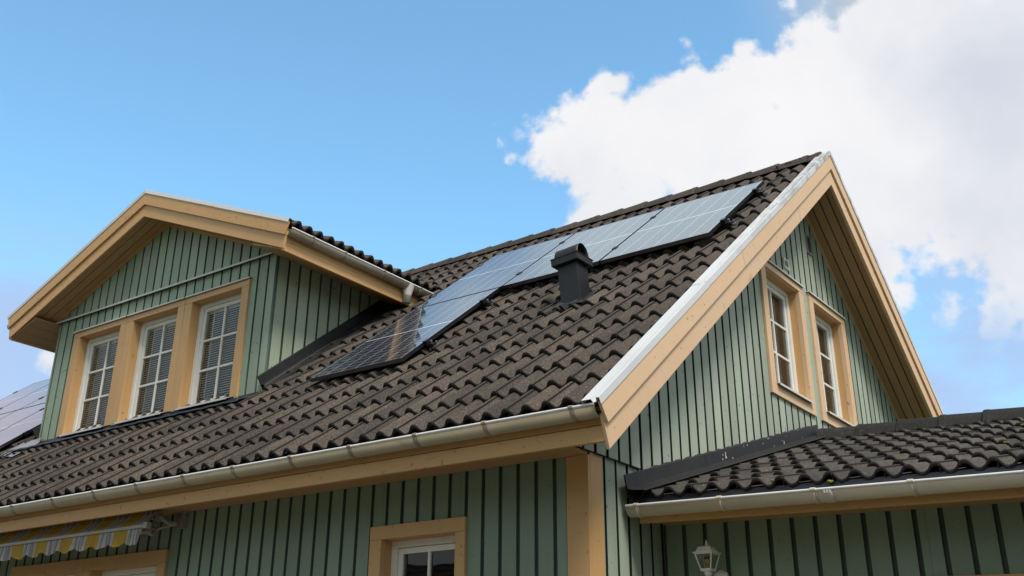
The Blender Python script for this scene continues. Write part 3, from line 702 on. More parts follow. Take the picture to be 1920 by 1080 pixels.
# eaves: fascia boards, soffit, gutter
for side in (0, 1):
    Y = (lambda y: y) if side == 0 else (lambda y: DEPTH - y)
    mb = MB(); mb.box((XL + .03, Y(-.470), 3.186), (.412, Y(-.448), 3.30)); mb.new().box((XL + .03, Y(-.478), 3.086), (.412, Y(-.448), 3.180)); f_ = mb.build("fascia", BEIGE, house, bevel=.002)
    mb = MB(); mb.box((XL + .06, Y(-.445), 3.178), (.41, Y(-.440), 3.19)); mb.build("fascia_gap", DARK, f_)
    mb = MB()
    for k in range(3): mb.new().box((XL + .05, Y(-.4465 + k * .1475), 3.152), (-.0 if k > 1 else .004, Y(-.4465 + k * .1475 + .144), 3.17))
    mb.new().box((.0045, Y(-.4465), 3.150), (.41, Y(-.30), 3.166)) if False else None
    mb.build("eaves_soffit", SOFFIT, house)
    if side == 0:
        br = [.5 * 0 + (x + 12.83) for x in (.258, -.378, -.938, -1.518, -2.09, -2.697, -3.264, -3.844, -4.411, -4.997, -5.614, -6.2, -6.8, -7.4, -8.0, -8.6, -9.2, -9.8, -10.4, -11, -11.6, -12.2)]
        gutter(house, (-12.83, -.588, 3.267), (.418, -.588, 3.275), (0, -1, 0), brackets=br, mtl=GUTTER)
    else: gutter(house, (-12.83, DEPTH + .588, 3.267), (.418, DEPTH + .588, 3.27), (0, 1, 0), mtl=GUTTER)
    mb = MB(); mb.prism([(XL + .04, Y(-.472), 3.302), (XL + .04, Y(-.535), 3.288), (XL + .04, Y(-.535), 3.284), (XL + .04, Y(-.472), 3.297)], (13.24, 0, 0)); mb.build("eaves_flashing", BLACKM, house)

# ---- dormer
dzt = lambda x: DZA - .30 - DT * abs(x - DX)
x0, x1 = DX - DH, DX + DH
mb = cladding(MB(), TD, x0, x1, lambda s: max(4.44, 0), lambda s: 5.925, .1470, .026, -6.2972, .024, holes_d)
dfw = mb.build("dormer_front_wall", GREEN, house, bevel=.0022)
mb = cladding(MB(), Tfront(DYF - .016), x0 + .02, x1 - .02, lambda s: 5.935, dzt, .1470, .026, -6.2972, .036, (), zbreaks=(DX,)); mb.build("dormer_gable_boards", GREEN, dfw, bevel=.0022)
hd = [(-7.69, -4.64, 4.47, 5.70)]
mb = MB()
backing(mb, TD, x0 + .003, x1 - .003, lambda s: 4.42, dzt, -.0245, .05, holes_d, (DX,)); mb.build("wall_backing", UNDER, dfw)
mb = MB(); mb.prism([(x0 - .03, DYF - .010, 5.945), (x0 - .03, DYF - .050, 5.934), (x0 - .03, DYF - .050, 5.913), (x0 - .03, DYF - .045, 5.913), (x0 - .03, DYF - .045, 5.928), (x0 - .03, DYF - .010, 5.936)], (2 * DH + .06, 0, 0)); mb.build("drip_strip", DRIP, dfw)
for sg in (1, -1):
    X0 = DX + sg * DH
    Tf = (lambda s, d, z, X0=X0, sg=sg: (X0 + sg * (d - .001), s, z))
    zl = lambda y: roof_z(y) - .03; zh = lambda y: 5.93
    yend = YR - (ZR - .06 - 5.93) / T
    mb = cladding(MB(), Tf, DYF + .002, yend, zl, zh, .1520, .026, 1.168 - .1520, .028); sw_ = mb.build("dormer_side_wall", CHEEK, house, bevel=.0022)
    mb = MB(); backing(mb, Tf, DYF + .002, yend, zl, zh, -.0285, .04); mb.build("wall_backing", UNDER, sw_)
# dormer roof tiles
dl = math.sqrt(1 + DT * DT)
for sg in (1, -1):
    ex = DEX + .055
    O = Vector((DX + sg * ex, DYB + .03 if sg > 0 else YR, dorm_z(DX + ex) + .012)); L_ = YR - DYB
    u = (0, 1, 0) if sg > 0 else (0, -1, 0)
    skip = lambda c: dorm_z(c.x) < roof_z(c.y) - .10
    mb = tile_rows(MB(), O, u, (-sg / dl, 0, DT / dl), (sg * DT / dl, 0, 1 / dl), L_, ex * dl - .05, course=.3605, phase=.10, skip=skip)
    dr = mb.build("dormer_roof", TILE, house)
    mb = MB(); ya = DYB + .05
    yb = YR - (ZR - .06 - dorm_z(DX + ex)) / T
    mb.prism([(DX, ya, DZA - .10), (DX + sg * (ex - .04), ya, dorm_z(DX + ex) - .075), (DX + sg * (ex - .04), yb, dorm_z(DX + ex) - .075), (DX, YR - .12, DZA - .10)], (0, 0, -.03)); mb.build("roof_deck", DARK, dr)
    # front barge
    zt = lambda x: DZA - .040 - DT * x
    P1 = [(0.0005, zt(0)), (2.470, zt(2.470)), (2.425, zt(2.425) - .150), (0.0005, zt(0) - .150)]
    P2 = [(0.0005, zt(0) - .10), (2.44, zt(2.44) - .10), (2.405, zt(2.405) - .292), (0.0005, zt(0) - .292)]
    mb = MB(); mb.prism([(DX + sg * a, DYB, b) for a, b in P1], (0, .021, 0)); rb = mb.build("dormer_rake_board", BEIGE, house, bevel=.003)
    mb = MB(); mb.prism([(DX + sg * a, DYB + .0215, b) for a, b in P2], (0, .022, 0)); mb.build("lower_rake_board", BEIGE, rb, bevel=.003)
    A = (DX + sg * 2.482, DYB, DZA - .018 - DT * 2.482); B = (DX - sg * .001, DYB, DZA - .018)
    mb = cap(MB(), A, B, (0, -1, 0), (sg * DT / dl, 0, 1 / dl), (1.25,), CAP_SMALL); mb.build("rake_cap", CAPM if sg > 0 else DRIP, rb, solid=.0015)
    # front soffit boards along the slope
    zs_ = lambda x: DZA - .300 - DT * x; y0_, y1_ = DYB + .044, DYF - .018; wb = (y1_ - y0_) / 3
    mb = MB()
    for k in range(3):
        a = y0_ + k * wb; b = a + wb - .010
        mb.new().prism([(DX, a, zs_(0)), (DX + sg * 2.36, a, zs_(2.36)), (DX + sg * 2.36, b, zs_(2.36)), (DX, b, zs_(0))], (0, 0, .018))
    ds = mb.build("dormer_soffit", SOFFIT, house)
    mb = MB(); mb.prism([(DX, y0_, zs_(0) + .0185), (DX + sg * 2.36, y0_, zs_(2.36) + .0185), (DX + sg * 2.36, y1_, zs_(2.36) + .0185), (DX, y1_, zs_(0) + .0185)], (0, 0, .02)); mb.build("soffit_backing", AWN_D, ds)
    mb = MB(); zl_ = dzt
    mb.prism([(DX, DYF - .0425, zs_(0) - .034), (DX + sg * 1.98, DYF - .0425, zs_(1.98) - .034), (DX + sg * 1.98, DYF - .0425, zs_(1.98) - .001), (DX, DYF - .0425, zs_(0) - .001)], (0, .024, 0)); mb.build("soffit_batten", BEIGE, ds)
    # side eaves: fascia and flat soffit
    ye2 = YR - (ZR - .06 - 5.83) / T; fx = DX + sg * 2.392
    mb = MB(); mb.box((fx, DYB + .045, 5.826), (fx - sg * .022, ye2 + .06, 5.97)); mb.new().box((fx + sg * .006, DYB + .030, 5.722), (fx - sg * .022, ye2 - .02, 5.821)); mb.build("dormer_fascia", BEIGE, house, bevel=.002)
    mb = MB()
    zq = lambda q: 5.905 - (q - DH) * .36
    for k in range(3):
        a = DH + .004 + k * .152; b = a + .147
        mb.new().prism([(DX + sg * a, DYB + .046, zq(a)), (DX + sg * b, DYB + .046, zq(b)), (DX + sg * b, ye2 + .1, zq(b)), (DX + sg * a, ye2 + .1, zq(a))], (0, 0, .016))
    mb.build("side_soffit", SOFFIT, house)
    ye3 = YR - (ZR - .06 - 5.90) / T
    gutter(house, (DX + sg * 2.505, DYB + .025, 5.925), (DX + sg * 2.505, ye3 + .02, 5.915), (sg, 0, 0), r=.060, brackets=(.285, .74, 1.335, 1.93), mtl=GUTTER_D, outlet=1.78 if sg > 0 else None)
    # step flashing against the dormer cheek and the tray beside it
    xf = DX + sg * (DH + .003)
    d = Vector((0, cs, T * cs)); n = Vector((0, -T * cs, cs)); A = Vector((xf, DYF - .012, roof_z(DYF) + .004)); Lf = (ye3 - DYF) * LN + .12
    mb = MB(); w_ = Vector((sg, 0, 0))
    for k in range(3):
        a = Lf * k / 3; b = Lf * (k + 1) / 3 + .02; q = .0015 * (k % 2)
        mb.new().sweep([(.0 + q, -.02), (.0 + q, .125), (.008 + q, .128), (.012 + q, .118), (.012 + q, .036), (.05, .030), (.058, .020), (.100, .018 + q), (.205, .012 + q), (.21, .022 + q), (.222, .020 + q), (.224, -.01)], A + d * a, A + d * b, w_, n)
    mb.build("side_flashing", BLACKM, house, solid=.0015)
mb = ridge_row(MB(), (DX, DYB + .05, DZA - .115), (DX, YR - .1, DZA - .115), (0, 0, 1), half=.12, h=.068); mb.build("dormer_ridge_tiles", RIDGE, house)
# apron below the dormer windows
mb = MB(); pr = [(DYF - .016, 4.474), (DYF - .018, 4.440), (.90, 4.412), (.78, 4.362), (.668, 4.316), (.660, 4.318), (.650, 4.296)]
V = []; N = 60
for k in range(N + 1):
    for j, (a, b) in enumerate(pr):
        wob = math.sin(k * 1.9) * .5 + math.sin(k * .7) * .3
        V.append(Vector((x0 - .05 + (2 * DH + .10) * k / N, a - (.007 * wob if j > 3 else 0), b + (.003 * wob if j > 2 else 0))))
K = len(pr); mb.add(V, [(k * K + j, (k + 1) * K + j, (k + 1) * K + j + 1, k * K + j + 1) for k in range(N) for j in range(K - 1)], True)
mb.new().box((x0 - .02, DYF - .014, 4.41), (x1 + .0, DYF - .002, 4.462)); mb.build("apron_flashing", APRON, house, solid=.0015)
# loose corner tray at the dormer's left foot
mb = MB(); P = [Vector((x, y, roof_z(y) + .032)) for x, y in ((-8.42, .70), (-7.86, .56), (-7.79, .69), (-7.80, .82), (-8.02, .96), (-8.3, .98))]
mb.add(P, [tuple(range(len(P)))]); mb.build("corner_tray", GREYM, house, solid=.003)
for (px_, pz_) in ((-6.66, 4.466), (-5.64, 4.466), (-4.66, 4.456)):
    mb = MB(); mb.box((px_, DYF - .03, pz_), (px_ + .05, DYF - .010, pz_ + .022)); mb.build("drip_end_block", GREEN, house)

# ---- roof vent
lean = Matrix.Rotation(R_(-5.2), 3, 'Y')
base = Vector((-.925, 1.372, 4.72))
def tv(p): return base + lean @ (Vector(p))
def vbox(mb, a, b):
    m2 = MB().box(a, b); mb.add([tv(p) for p in m2.v], m2.f); return mb
mb = MB(); vbox(mb, (-.095, -.088, -.12), (.095, .088, .40)); rv = mb.build("roof_vent", VENTM, house, bevel=.003)
mb = MB(); vbox(mb, (-.131, -.126, .402), (.131, .126, .462)); vbox(mb, (-.122, -.117, .398), (.122, .117, .4018)); vbox(mb, (-.136, -.131, .462), (.136, .131, .468)); mb.build("vent_collar", VENTM, rv, bevel=.003)
mb = MB(); k = 18; V = []
for x in (-.115, -.08, -.04, 0, .04, .08, .118):
    for j in range(k + 1):
        t = math.pi * j / k; V.append(tv((x, -.086 * math.cos(t), .469 + .112 * math.sin(t) ** .9)))
mb.add(V, [(r * (k + 1) + j, r * (k + 1) + j + 1, (r + 1) * (k + 1) + j + 1, (r + 1) * (k + 1) + j) for r in range(6) for j in range(k)], True)
V2 = [tv((-.114, -.086 * math.cos(math.pi * j / k), .469 + .112 * math.sin(math.pi * j / k) ** .9)) for j in range(k + 1)]; mb.add(V2, [tuple(range(k + 1))])
mb.build("vent_cowl", VENTM, rv, solid=.004)
mb = MB()   # lead skirt dressed over the tiles
def rp(x, y, h): return Vector((x, y, roof_z(y) + h))
def sheet(mb, x0, x1, y0, y1, h, nx=14, ny=6, wave=.012):
    V = []
    for i in range(nx + 1):
        for j in range(ny + 1):
            x = x0 + (x1 - x0) * i / nx; y = y0 + (y1 - y0) * j / ny
            V.append(rp(x, y, h + wave * math.sin(x * 42)))
    mb.add(V, [(i * (ny + 1) + j, (i + 1) * (ny + 1) + j, (i + 1) * (ny + 1) + j + 1, i * (ny + 1) + j + 1) for i in range(nx) for j in range(ny)], True)
sheet(mb, -1.03, -.84, 1.20, 1.29, .016); sheet(mb, -1.10, -1.01, 1.16, 1.48, .026, 4, 6, .0); sheet(mb, -.845, -.775, 1.25, 1.50, .020, 5, 6, .0)
mb.new(); mb.prism([rp(-1.08, 1.13, .0), rp(-.98, 1.20, .055), rp(-.90, 1.16, .012), rp(-.86, 1.20, .05), rp(-.78, 1.24, .02), rp(-.82, 1.285, .03), rp(-1.02, 1.285, .03)], (0, 0, .004))
mb.build("vent_flashing", BLACKM, rv, solid=.002)

# ================================================================== SOLAR PANELS
PL_, PG = 1.36 * 1.2654, .02
def make_panel(name, label, group, X0, Y0, PW, PL, clamps, base, rail_right=False):
    """X0, Y0: lower left corner seen from the front"""
    slope = math.atan(T)
    root = empty(name, label, "solar panel", (X0, Y0, ZR - .06 + .124 - T * (YR - Y0)), group, (slope, 0, 0))
    m = panel_mats.setdefault((round(PW, 3), round(PL, 3), base), None) or panel_mat("solar_cells", PW, PL, base); panel_mats[(round(PW, 3), round(PL, 3), base)] = m
    mb = MB(); mb.add([(.009, .009, -.002), (PW - .009, .009, -.002), (PW - .009, PL - .009, -.002), (.009, PL - .009, -.002)], [(0, 1, 2, 3)]); mb.build("panel_glass", m, root)
    mb = MB(); h = -.035
    mb.box((0, 0, h), (PW, .010, 0)); mb.box((0, PL - .010, h), (PW, PL, 0)); mb.box((0, .010, h), (.010, PL - .010, 0)); mb.box((PW - .010, .010, h), (PW, PL - .010, 0)); mb.box((.01, .01, h + .004), (PW - .01, PL - .01, h + .008))
    mb.build("panel_frame", FRAME, root, bevel=.0012)
    for fy in (.22, .80):
        mb = MB(); mb.box((-.008, PL * fy - .020, -.075), (PW + (.075 if rail_right else .008), PL * fy + .020, -.037)); r = mb.build("mounting_rail", ALU, root)
        for sx, cx in (('l', 0), ('r', PW)):
            if sx == 'l' and not clamps[0]: continue
            if sx == 'r' and not clamps[1]: continue
            q = MB(); sgn = 1 if sx == 'r' else -1
            q.box((cx - .010 if sgn > 0 else cx - .030, PL * fy - .035, .0005), (cx + .030 if sgn > 0 else cx + .010, PL * fy + .035, .006))
            q.box((cx + sgn * .002 if sgn > 0 else cx - .03, PL * fy - .035, -.036), (cx + .030 if sgn > 0 else cx - .002, PL * fy + .035, .0004))
            q.build("clamp", ALU, root)
        if rail_right:
            q = MB(); q.tube([(PW + .055, PL * fy - .0, -.036), (PW + .055, PL * fy, -.006)], .006, 8); q.tube([(PW + .055, PL * fy, -.022), (PW + .055, PL * fy, -.012)], .012, 6); q.tube([(PW + .09, PL * fy + .02, -.06), (PW + .09, PL * fy + .02, -.03)], .008, 8)
            q.box((PW + .076, PL * fy - .008, -.085), (PW + .105, PL * fy + .03, -.06)); q.build("rail_bolt", ALU_L, root)
    return root
panel_mats = {}
B1, B2 = (0.010, 0.013, 0.022), (0.012, 0.012, 0.017)
PWR = 1.078; PLR = 1.72
yt = YR - (.9449) * cs; yb_ = yt - PLR * cs; yb2 = yb_ - (PLR + PG) * cs
xA = .0213
lab = ["solar panel nearest the white rake cap, its right end with two clamps", "solar panel right behind the black roof vent in the upper row", "upper row solar panel whose left edge starts at the dormer gutter"]
for i in range(3):
    make_panel("solar_panel", lab[i], "solar panels right of the dormer", xA - PWR - i * (PWR + PG), yb_, PWR, PLR, (True, True) if i < 3 else (True, False), B1, rail_right=(i == 0))
make_panel("solar_panel", "lowest solar panel, half dark with the reflection of the dormer wall", "solar panels right of the dormer", xA - PWR - 2 * (PWR + PG), yb2, PWR, PLR, (False, True), B1, rail_right=True)
xs_l = [-8.515, -9.61, -10.70, -11.79]; pos = ["nearest the dormer corner", "second from the dormer corner", "third from the dormer corner", "furthest left at the rake"]
yl0 = .735; 
for r in range(2):
    for i, x in enumerate(xs_l):
        make_panel("solar_panel", "pale solar panel left of the dormer, %s row, %s" % (("lower", "upper")[r], pos[i]), "solar panels left of the dormer", x - PWR, yl0 + r * (PLR + PG) * cs, PWR, PLR, (True, True), B2)

# ================================================================== EXTENSION
ext = empty("house_extension", "low green boarded extension with dark tiled roof and cream gutter beside the gable", "extension", (.9, .893, 0))
SH = .026                                            # the extension's lines fall slightly to the right
def sh(o_mb):
    o_mb.v = [(x, y, z - SH * x) for x, y, z in o_mb.v]; return o_mb
inv_e = Matrix.Translation((-.9, -.893, 0))
AE = .893; EW = 5.6
TE = Tfront(AE)
def eb(mb, name, m, parent=ext, **k):
    o = sh(mb).build(name, m, parent, inv=inv_e if True else None, **k); return o
tops = lambda s: 2.838
hol_e = [(1.74, 3.3, 1.0, 2.37)]
mbe = cladding(MB(), TE, .03, EW, lambda s: .2, tops, .1500, .030, .180, .024, hol_e); ew = eb(mbe, "extension_wall", GREEN_LOW, bevel=.0022)
mbe = MB(); backing(mbe, TE, .024, EW, lambda s: .2, tops, -.0245, .09, hol_e); eb(mbe, "wall_backing", UNDER, ew)
# window in the extension wall, only its head trim shows
wx0, wx1, wz = 1.715, 3.32, 2.452
mbe = MB(); mbe.box((wx0, AE - .026, wz - .10), (wx1, AE + .022, wz)); mbe.new().box((wx0, AE - .0245, .95), (wx0 + .10, AE + .022, wz - .101)); mbe.new().box((wx1 - .10, AE - .0245, .95), (wx1, AE + .022, wz - .101)); mbe.new().box((wx0 + .1005, AE - .023, .95), (wx1 - .1005, AE + .022, 1.05)); we = eb(mbe, "window", BEIGE, bevel=.0025)
mbe = MB(); mbe.box((wx0 + .1, AE + .10, 1.05), (wx0 + .16, AE + .15, wz - .1)); mbe.box((wx1 - .16, AE + .10, 1.05), (wx1 - .1, AE + .15, wz - .1)); mbe.box((wx0 + .16, AE + .10, wz - .16), (wx1 - .16, AE + .15, wz - .1)); mbe.box((wx0 + .16, AE + .1, 1.05), (wx1 - .16, AE + .15, 1.11)); eb(mbe, "window_frame", WHITE, we)
mbe = MB(); mbe.add([(wx0 + .15, AE + .13, 1.1), (wx1 - .15, AE + .13, 1.1), (wx1 - .15, AE + .13, wz - .15), (wx0 + .15, AE + .13, wz - .15)], [(0, 1, 2, 3)]); eb(mbe, "pane", GLASS, we)
mbe = MB(); mbe.box((wx0 + .05, AE + .16, 1.0), (wx1 - .05, AE + .5, wz - .05)); eb(mbe, "room_lining", DARK, we)
# other walls
mbe = MB(); mbe.box((EW, AE - .0, .2), (EW + .1, AE + 6.0, 2.85)); mbe.box((.08, AE + 5.9, .2), (EW, AE + 6.0, 2.85)); eb(mbe, "end_wall", GREEN_LOW)
# roof: front slope from the gutter to a ridge in line with the gable windows
EY0, EZ0 = .455, 2.985; EYR = 3.86; ET = .305
ez = lambda y: EZ0 - .020 + ET * (y - EY0) if y <= EYR else EZ0 - .020 + ET * (2 * EYR - y - EY0)
el = math.sqrt(1 + ET * ET)
mbe = tile_rows(MB(), (.045, EY0, ez(EY0) + .012), (1, 0, 0), (0, 1 / el, ET / el), (0, -ET / el, 1 / el), EW + .3, (EYR - EY0) * el - .06, course=.3605, phase=.11, lift=.030, thick=.026)
er = eb(mbe, "roof", TILE_X)
mbe = tile_rows(MB(), (EW + .345, 2 * EYR - EY0, ez(EY0) + .012), (-1, 0, 0), (0, -1 / el, ET / el), (0, ET / el, 1 / el), EW + .3, (EYR - EY0) * el - .06, course=.3605); eb(mbe, "back_slope_tiles", TILE_X, er)
mbe = MB(); ym = 2 * EYR - EY0
mbe.prism([(.04, EY0 + .03, ez(EY0) - .072), (.04, EYR, ez(EYR) - .085), (.04, ym - .03, ez(ym) - .072), (.04, ym - .03, ez(ym) - .12), (.04, EYR, ez(EYR) - .20), (.04, EY0 + .03, ez(EY0) - .12)], (EW + .28, 0, 0)); eb(mbe, "roof_deck", DARK, er)
mbe = ridge_row(MB(), (.10, EYR, ez(EYR) + .012), (EW + .3, EYR, ez(EYR) + .012), (0, 0, 1), half=.135, h=.085, pitch=.356, flip=True, drop=.62); eb(mbe, "ridge_tiles", RIDGE_X, er)
for c in (((.98, .56, ez(.56) - .022), .018, .6), ((1.37, .46, ez(.46) - .055), .022, .9), ((2.17, 1.3, ez(1.3) - .02), .020, .5), ((2.02, 2.7, ez(2.7) - .02), .022, .45), ((1.63, 1.0, ez(1.0) - .02), .018, .5)): blobs_mb([c]).build("moss", MOSS, er, inv=inv_e)
# eaves: apron, fascia, soffit, gutter
mbe = MB(); mbe.prism([(.035, EY0 + .05, 2.965), (.035, EY0 + .020, 2.952), (.035, EY0 + .005, 2.862), (.035, EY0 + .009, 2.862), (.035, EY0 + .026, 2.948), (.035, EY0 + .05, 2.958)], (EW + .25, 0, 0)); eb(mbe, "eaves_apron", APRON)
mbe = MB(); mbe.box((.060, EY0 + .060, 2.795), (EW + .25, EY0 + .082, 2.93)); eb(mbe, "fascia", BEIGE, bevel=.002)
mbe = MB()
for k in range(3): mbe.new().box((.070, EY0 + .083 + k * .119, 2.832), (EW + .2, EY0 + .083 + k * .119 + .115, 2.848))
eb(mbe, "eaves_soffit", SOFFIT)
gA, gB = Vector((.034, .388, 2.884)), Vector((EW + .25, .388, 2.884 - SH * EW * .85))
ge = gutter(ext, gA, gB, (0, -1, 0), r=.062, brackets=(.075, .655, 1.245, 1.80, 2.4, 3.0, 3.6, 4.2), mtl=GUTTER_X)
mbj = MB(); r = .062
pr = [(math.cos(t) * (r + .003), math.sin(t) * (r + .003)) for t in [math.pi * (1.0 + i / 14) for i in range(15)]]; pi_ = [(a * .97, b * .97) for a, b in pr[::-1]]
pj_ = gA + (gB - gA).normalized() * 1.33
mbj.sweep(pr + pi_, pj_ + Vector((-.03, r, 0)), pj_ + Vector((.03, r, 0)), (0, -1, 0), (0, 0, 1), smooth=True, close=True)
for dx in (-.02, -.004, .012): mbj.box(pj_ + Vector((dx, -.007, -.02)), pj_ + Vector((dx + .009, -.001, .008)))
mbj.build("gutter_joint", PLASTIC, ge)
for ch in [ge] + list(ge.children): ch.data.transform(inv_e)
mbe = MB(); mbe.prism([(.034 + .004, .388 + r - math.cos(math.pi * k / 12) * r, 2.884 - math.sin(math.pi * k / 12) * r) for k in range(13)], (.004, 0, 0)); mbe.build("gutter_end", GUTTER, ge, inv=inv_e)
# flashing between gable wall and extension roof
d = Vector((0, 1 / el, ET / el)); n = Vector((0, -ET / el, 1 / el)); A = Vector((.0585, EY0 - .085, ez(EY0 - .085) + .012)); Lf = (EYR - EY0 + .085) * el + .04
mbe = MB()
for k in range(3):
    a = Lf * k / 3; b = Lf * (k + 1) / 3 + .02; q = .0015 * (k % 2)
    mbe.new().sweep([(.0 + q, -.02), (.0 + q, .128), (.006 + q, .130), (.009 + q, .125), (.012 + q, .040), (.04, .030), (.13, .022 + q), (.138, .018)], A + d * a, A + d * b, (1, 0, 0), n)
fl = mbe.build("wall_flashing", BLACKM, ext, inv=inv_e, solid=.0015)
mbe = MB(); V = []; N = 60         # dark mortar wave along the top of the flashing
for k in range(N + 1):
    s_ = .35 + (Lf - .5) * k / N; hgt = .128 + .012 * abs(math.sin(k * .95)); p = A + d * s_
    V += [p + Vector((.0035, 0, 0)) + n * .12, p + Vector((.0035, 0, 0)) + n * hgt]
mbe.add(V, [(2 * k, 2 * k + 2, 2 * k + 3, 2 * k + 1) for k in range(N)]); mbe.build("flashing_sealant", TILE_X, fl, inv=inv_e)
mbe = MB(); dr_ = random.Random(3)
for k in range(16):
    s_ = dr_.uniform(.9, Lf - .1); hh = dr_.uniform(.05, .13); p = A + d * s_ + Vector((.0125, 0, 0)) + n * hh; w2 = dr_.uniform(.002, .005); h2 = dr_.choice((.006, .008, .05, .012))
    mbe.box(p + Vector((0, -w2, -h2)), p + Vector((.002, w2, 0)))
mbe.build("bird_dropping_streaks", simple("white_droppings", (.6, .6, .58), .9), fl, inv=inv_e)

# ================================================================== WALL LANTERN
lamp = empty("wall_lantern", "small white wall lantern with glass sides, unlit, on the extension wall", "lamp", (.405, .725, 2.45))
lc = Vector((.416, .730, 0)); inv_l = Matrix.Translation(-Vector(lamp.location))
def lb(mb, name, m, parent=lamp, **k): return mb.build(name, m, parent, inv=inv_l, **k)
def frustum(mb, c, h0, z0, h1, z1):
    v = [(c.x + sx * h, c.y + sy * h, z) for h, z in ((h0, z0), (h1, z1)) for sx, sy in ((-1, -1), (1, -1), (1, 1), (-1, 1))]
    return mb.add(v, [(3, 2, 1, 0), (4, 5, 6, 7), (0, 1, 5, 4), (1, 2, 6, 5), (2, 3, 7, 6), (3, 0, 4, 7)])
m_ = MB(); frustum(m_, lc, .069, 2.608, .069, 2.614); frustum(m_, lc, .056, 2.614, .042, 2.644); frustum(m_, lc, .042, 2.644, .034, 2.650); m_.lathe([(.014, 2.650), (.010, 2.662), (.0105, 2.664), (.006, 2.678), (.0065, 2.680), (.001, 2.694)], lc, 12); lb(m_, "lantern_roof", LAMPW)
m_ = MB()
for sx, sy in ((-1, -1), (1, -1), (1, 1), (-1, 1)):
    m_.tube([lc + Vector((sx * .058, sy * .058, 2.608)), lc + Vector((sx * .034, sy * .034, 2.512))], .0048, 6)
for h, z in ((.058, 2.604), (.034, 2.510)):
    for i in range(4):
        q = [(-1, -1), (1, -1), (1, 1), (-1, 1)]; a, b = q[i], q[(i + 1) % 4]
        m_.tube([lc + Vector((a[0] * h, a[1] * h, z)), lc + Vector((b[0] * h, b[1] * h, z))], .0048, 6)
frustum(m_, lc, .036, 2.500, .036, 2.507); lb(m_, "lantern_frame", LAMPW)
m_ = MB()
for i in range(4):
    q = [(-1, -1), (1, -1), (1, 1), (-1, 1)]; a, b = q[i], q[(i + 1) % 4]
    m_.add([(lc.x + a[0] * .034, lc.y + a[1] * .034, 2.511), (lc.x + b[0] * .034, lc.y + b[1] * .034, 2.511), (lc.x + b[0] * .0575, lc.y + b[1] * .0575, 2.604), (lc.x + a[0] * .0575, lc.y + a[1] * .0575, 2.604)], [(0, 1, 2, 3)])
lb(m_, "lantern_glass", LAMPGLASS)
m_ = MB(); m_.lathe([(.014, 2.507), (.014, 2.535), (.011, 2.536), (.011, 2.548)], lc, 14); m_.lathe([(.019, 2.546), (.019, 2.570), (.015, 2.572), (.0, 2.572)], lc, 14); lb(m_, "lamp_socket", BULB)
m_ = MB(); m_.lathe([(.012, 2.572), (.013, 2.59), (.008, 2.60), (0, 2.602)], lc, 12); lb(m_, "bulb", LAMPGLASS)
m_ = MB(); m_.lathe([(.025, 2.500), (.025, 2.478), (.020, 2.474), (.011, 2.470), (.011, 2.43), (.018, 2.42), (.0, 2.41)], lc, 16)
m_.tube([lc + Vector((0, 0, 2.435)), lc + Vector((0, .05, 2.405)), lc + Vector((0, .10, 2.42)), (lc.x, AE - .03, 2.455)], .009, 10); lb(m_, "lantern_arm", LAMPW)
m_ = MB(); rotp = Matrix.Rotation(R_(90), 3, 'X'); m_.lathe([(0, .030), (.045, .028), (.060, .014), (.062, 0)], (lc.x + .012, AE - .001, 2.455), 8, rot=rotp, smooth=False)
m_.v = [(x, y, 2.455 + (z - 2.455) * 1.15) for x, y, z in m_.v]; lb(m_, "wall_plate", LAMPW)

# ================================================================== AWNING
awn = empty("awning", "retracted awning of yellow, white and grey striped cloth under the front eaves", "awning", (-5.2, -.2, 2.95))
inv_a = Matrix.Translation(-Vector(awn.location))
def ab(mb, name, m, parent=awn, **k): return mb.build(name, m, parent, inv=inv_a, **k)
AX0, AX1 = -8.2, -3.925
YB, ZB = -.385, 2.986
def awn_mat():
    m, t, p, o = mat("striped_awning_cloth")
    tc = NN(t, 'ShaderNodeTexCoord'); sx = NN(t, 'ShaderNodeSeparateXYZ'); t.links.new(tc.outputs['Object'], sx.inputs[0])
    a = NN(t, 'ShaderNodeMath', operation='ADD'); t.links.new(sx.outputs[0], a.inputs[0]); a.inputs[1].default_value = 19.36
    dv = NN(t, 'ShaderNodeMath', operation='DIVIDE'); t.links.new(a.outputs[0], dv.inputs[0]); dv.inputs[1].default_value = .375
    fr = NN(t, 'ShaderNodeMath', operation='FRACT'); t.links.new(dv.outputs[0], fr.inputs[0])
    r = NN(t, 'ShaderNodeValToRGB'); t.links.new(fr.outputs[0], r.inputs[0]); cr = r.color_ramp; cr.interpolation = 'CONSTANT'
    W_ = (.60, .57, .56, 1); Y_ = (.60, .37, .035, 1); G_ = (.22, .24, .30, 1); L2 = (.35, .33, .34, 1)
    st = [(0, Y_), (.48, W_), (.56, L2), (.66, W_), (.73, G_), (.76, W_), (.80, L2), (.92, W_)]
    cr.elements[0].position = 0; cr.elements[0].color = Y_; cr.elements[1].position = .48; cr.elements[1].color = W_
    for ps, c in st[2:]:
        e = cr.elements.new(ps); e.color = c
    n = noise_n(t, 14, 5, .6, (1, 1, .4)); c = mix(t, rng(t, n.outputs[0], .35, .75, 0, .35), r.outputs[0], (.28, .26, .20))
    t.links.new(c, p.inputs['Base Color']); p.inputs['Roughness'].default_value = .9
    bump(t, p, noise_n(t, 22, 4, .6, (1, 1, .35)).outputs[0], .6, .01)
    tl = NN(t, 'ShaderNodeBsdfTranslucent'); t.links.new(c, tl.inputs[0]); ms = NN(t, 'ShaderNodeMixShader'); ms.inputs[0].default_value = .45
    t.links.new(p.outputs[0], ms.inputs[1]); t.links.new(tl.outputs[0], ms.inputs[2]); t.links.new(ms.outputs[0], o.inputs[0])
    return m
AWC = awn_mat()
mbw = MB(); V = []; N = 428; nv = 6
zroll, yroll = 3.142, -.225
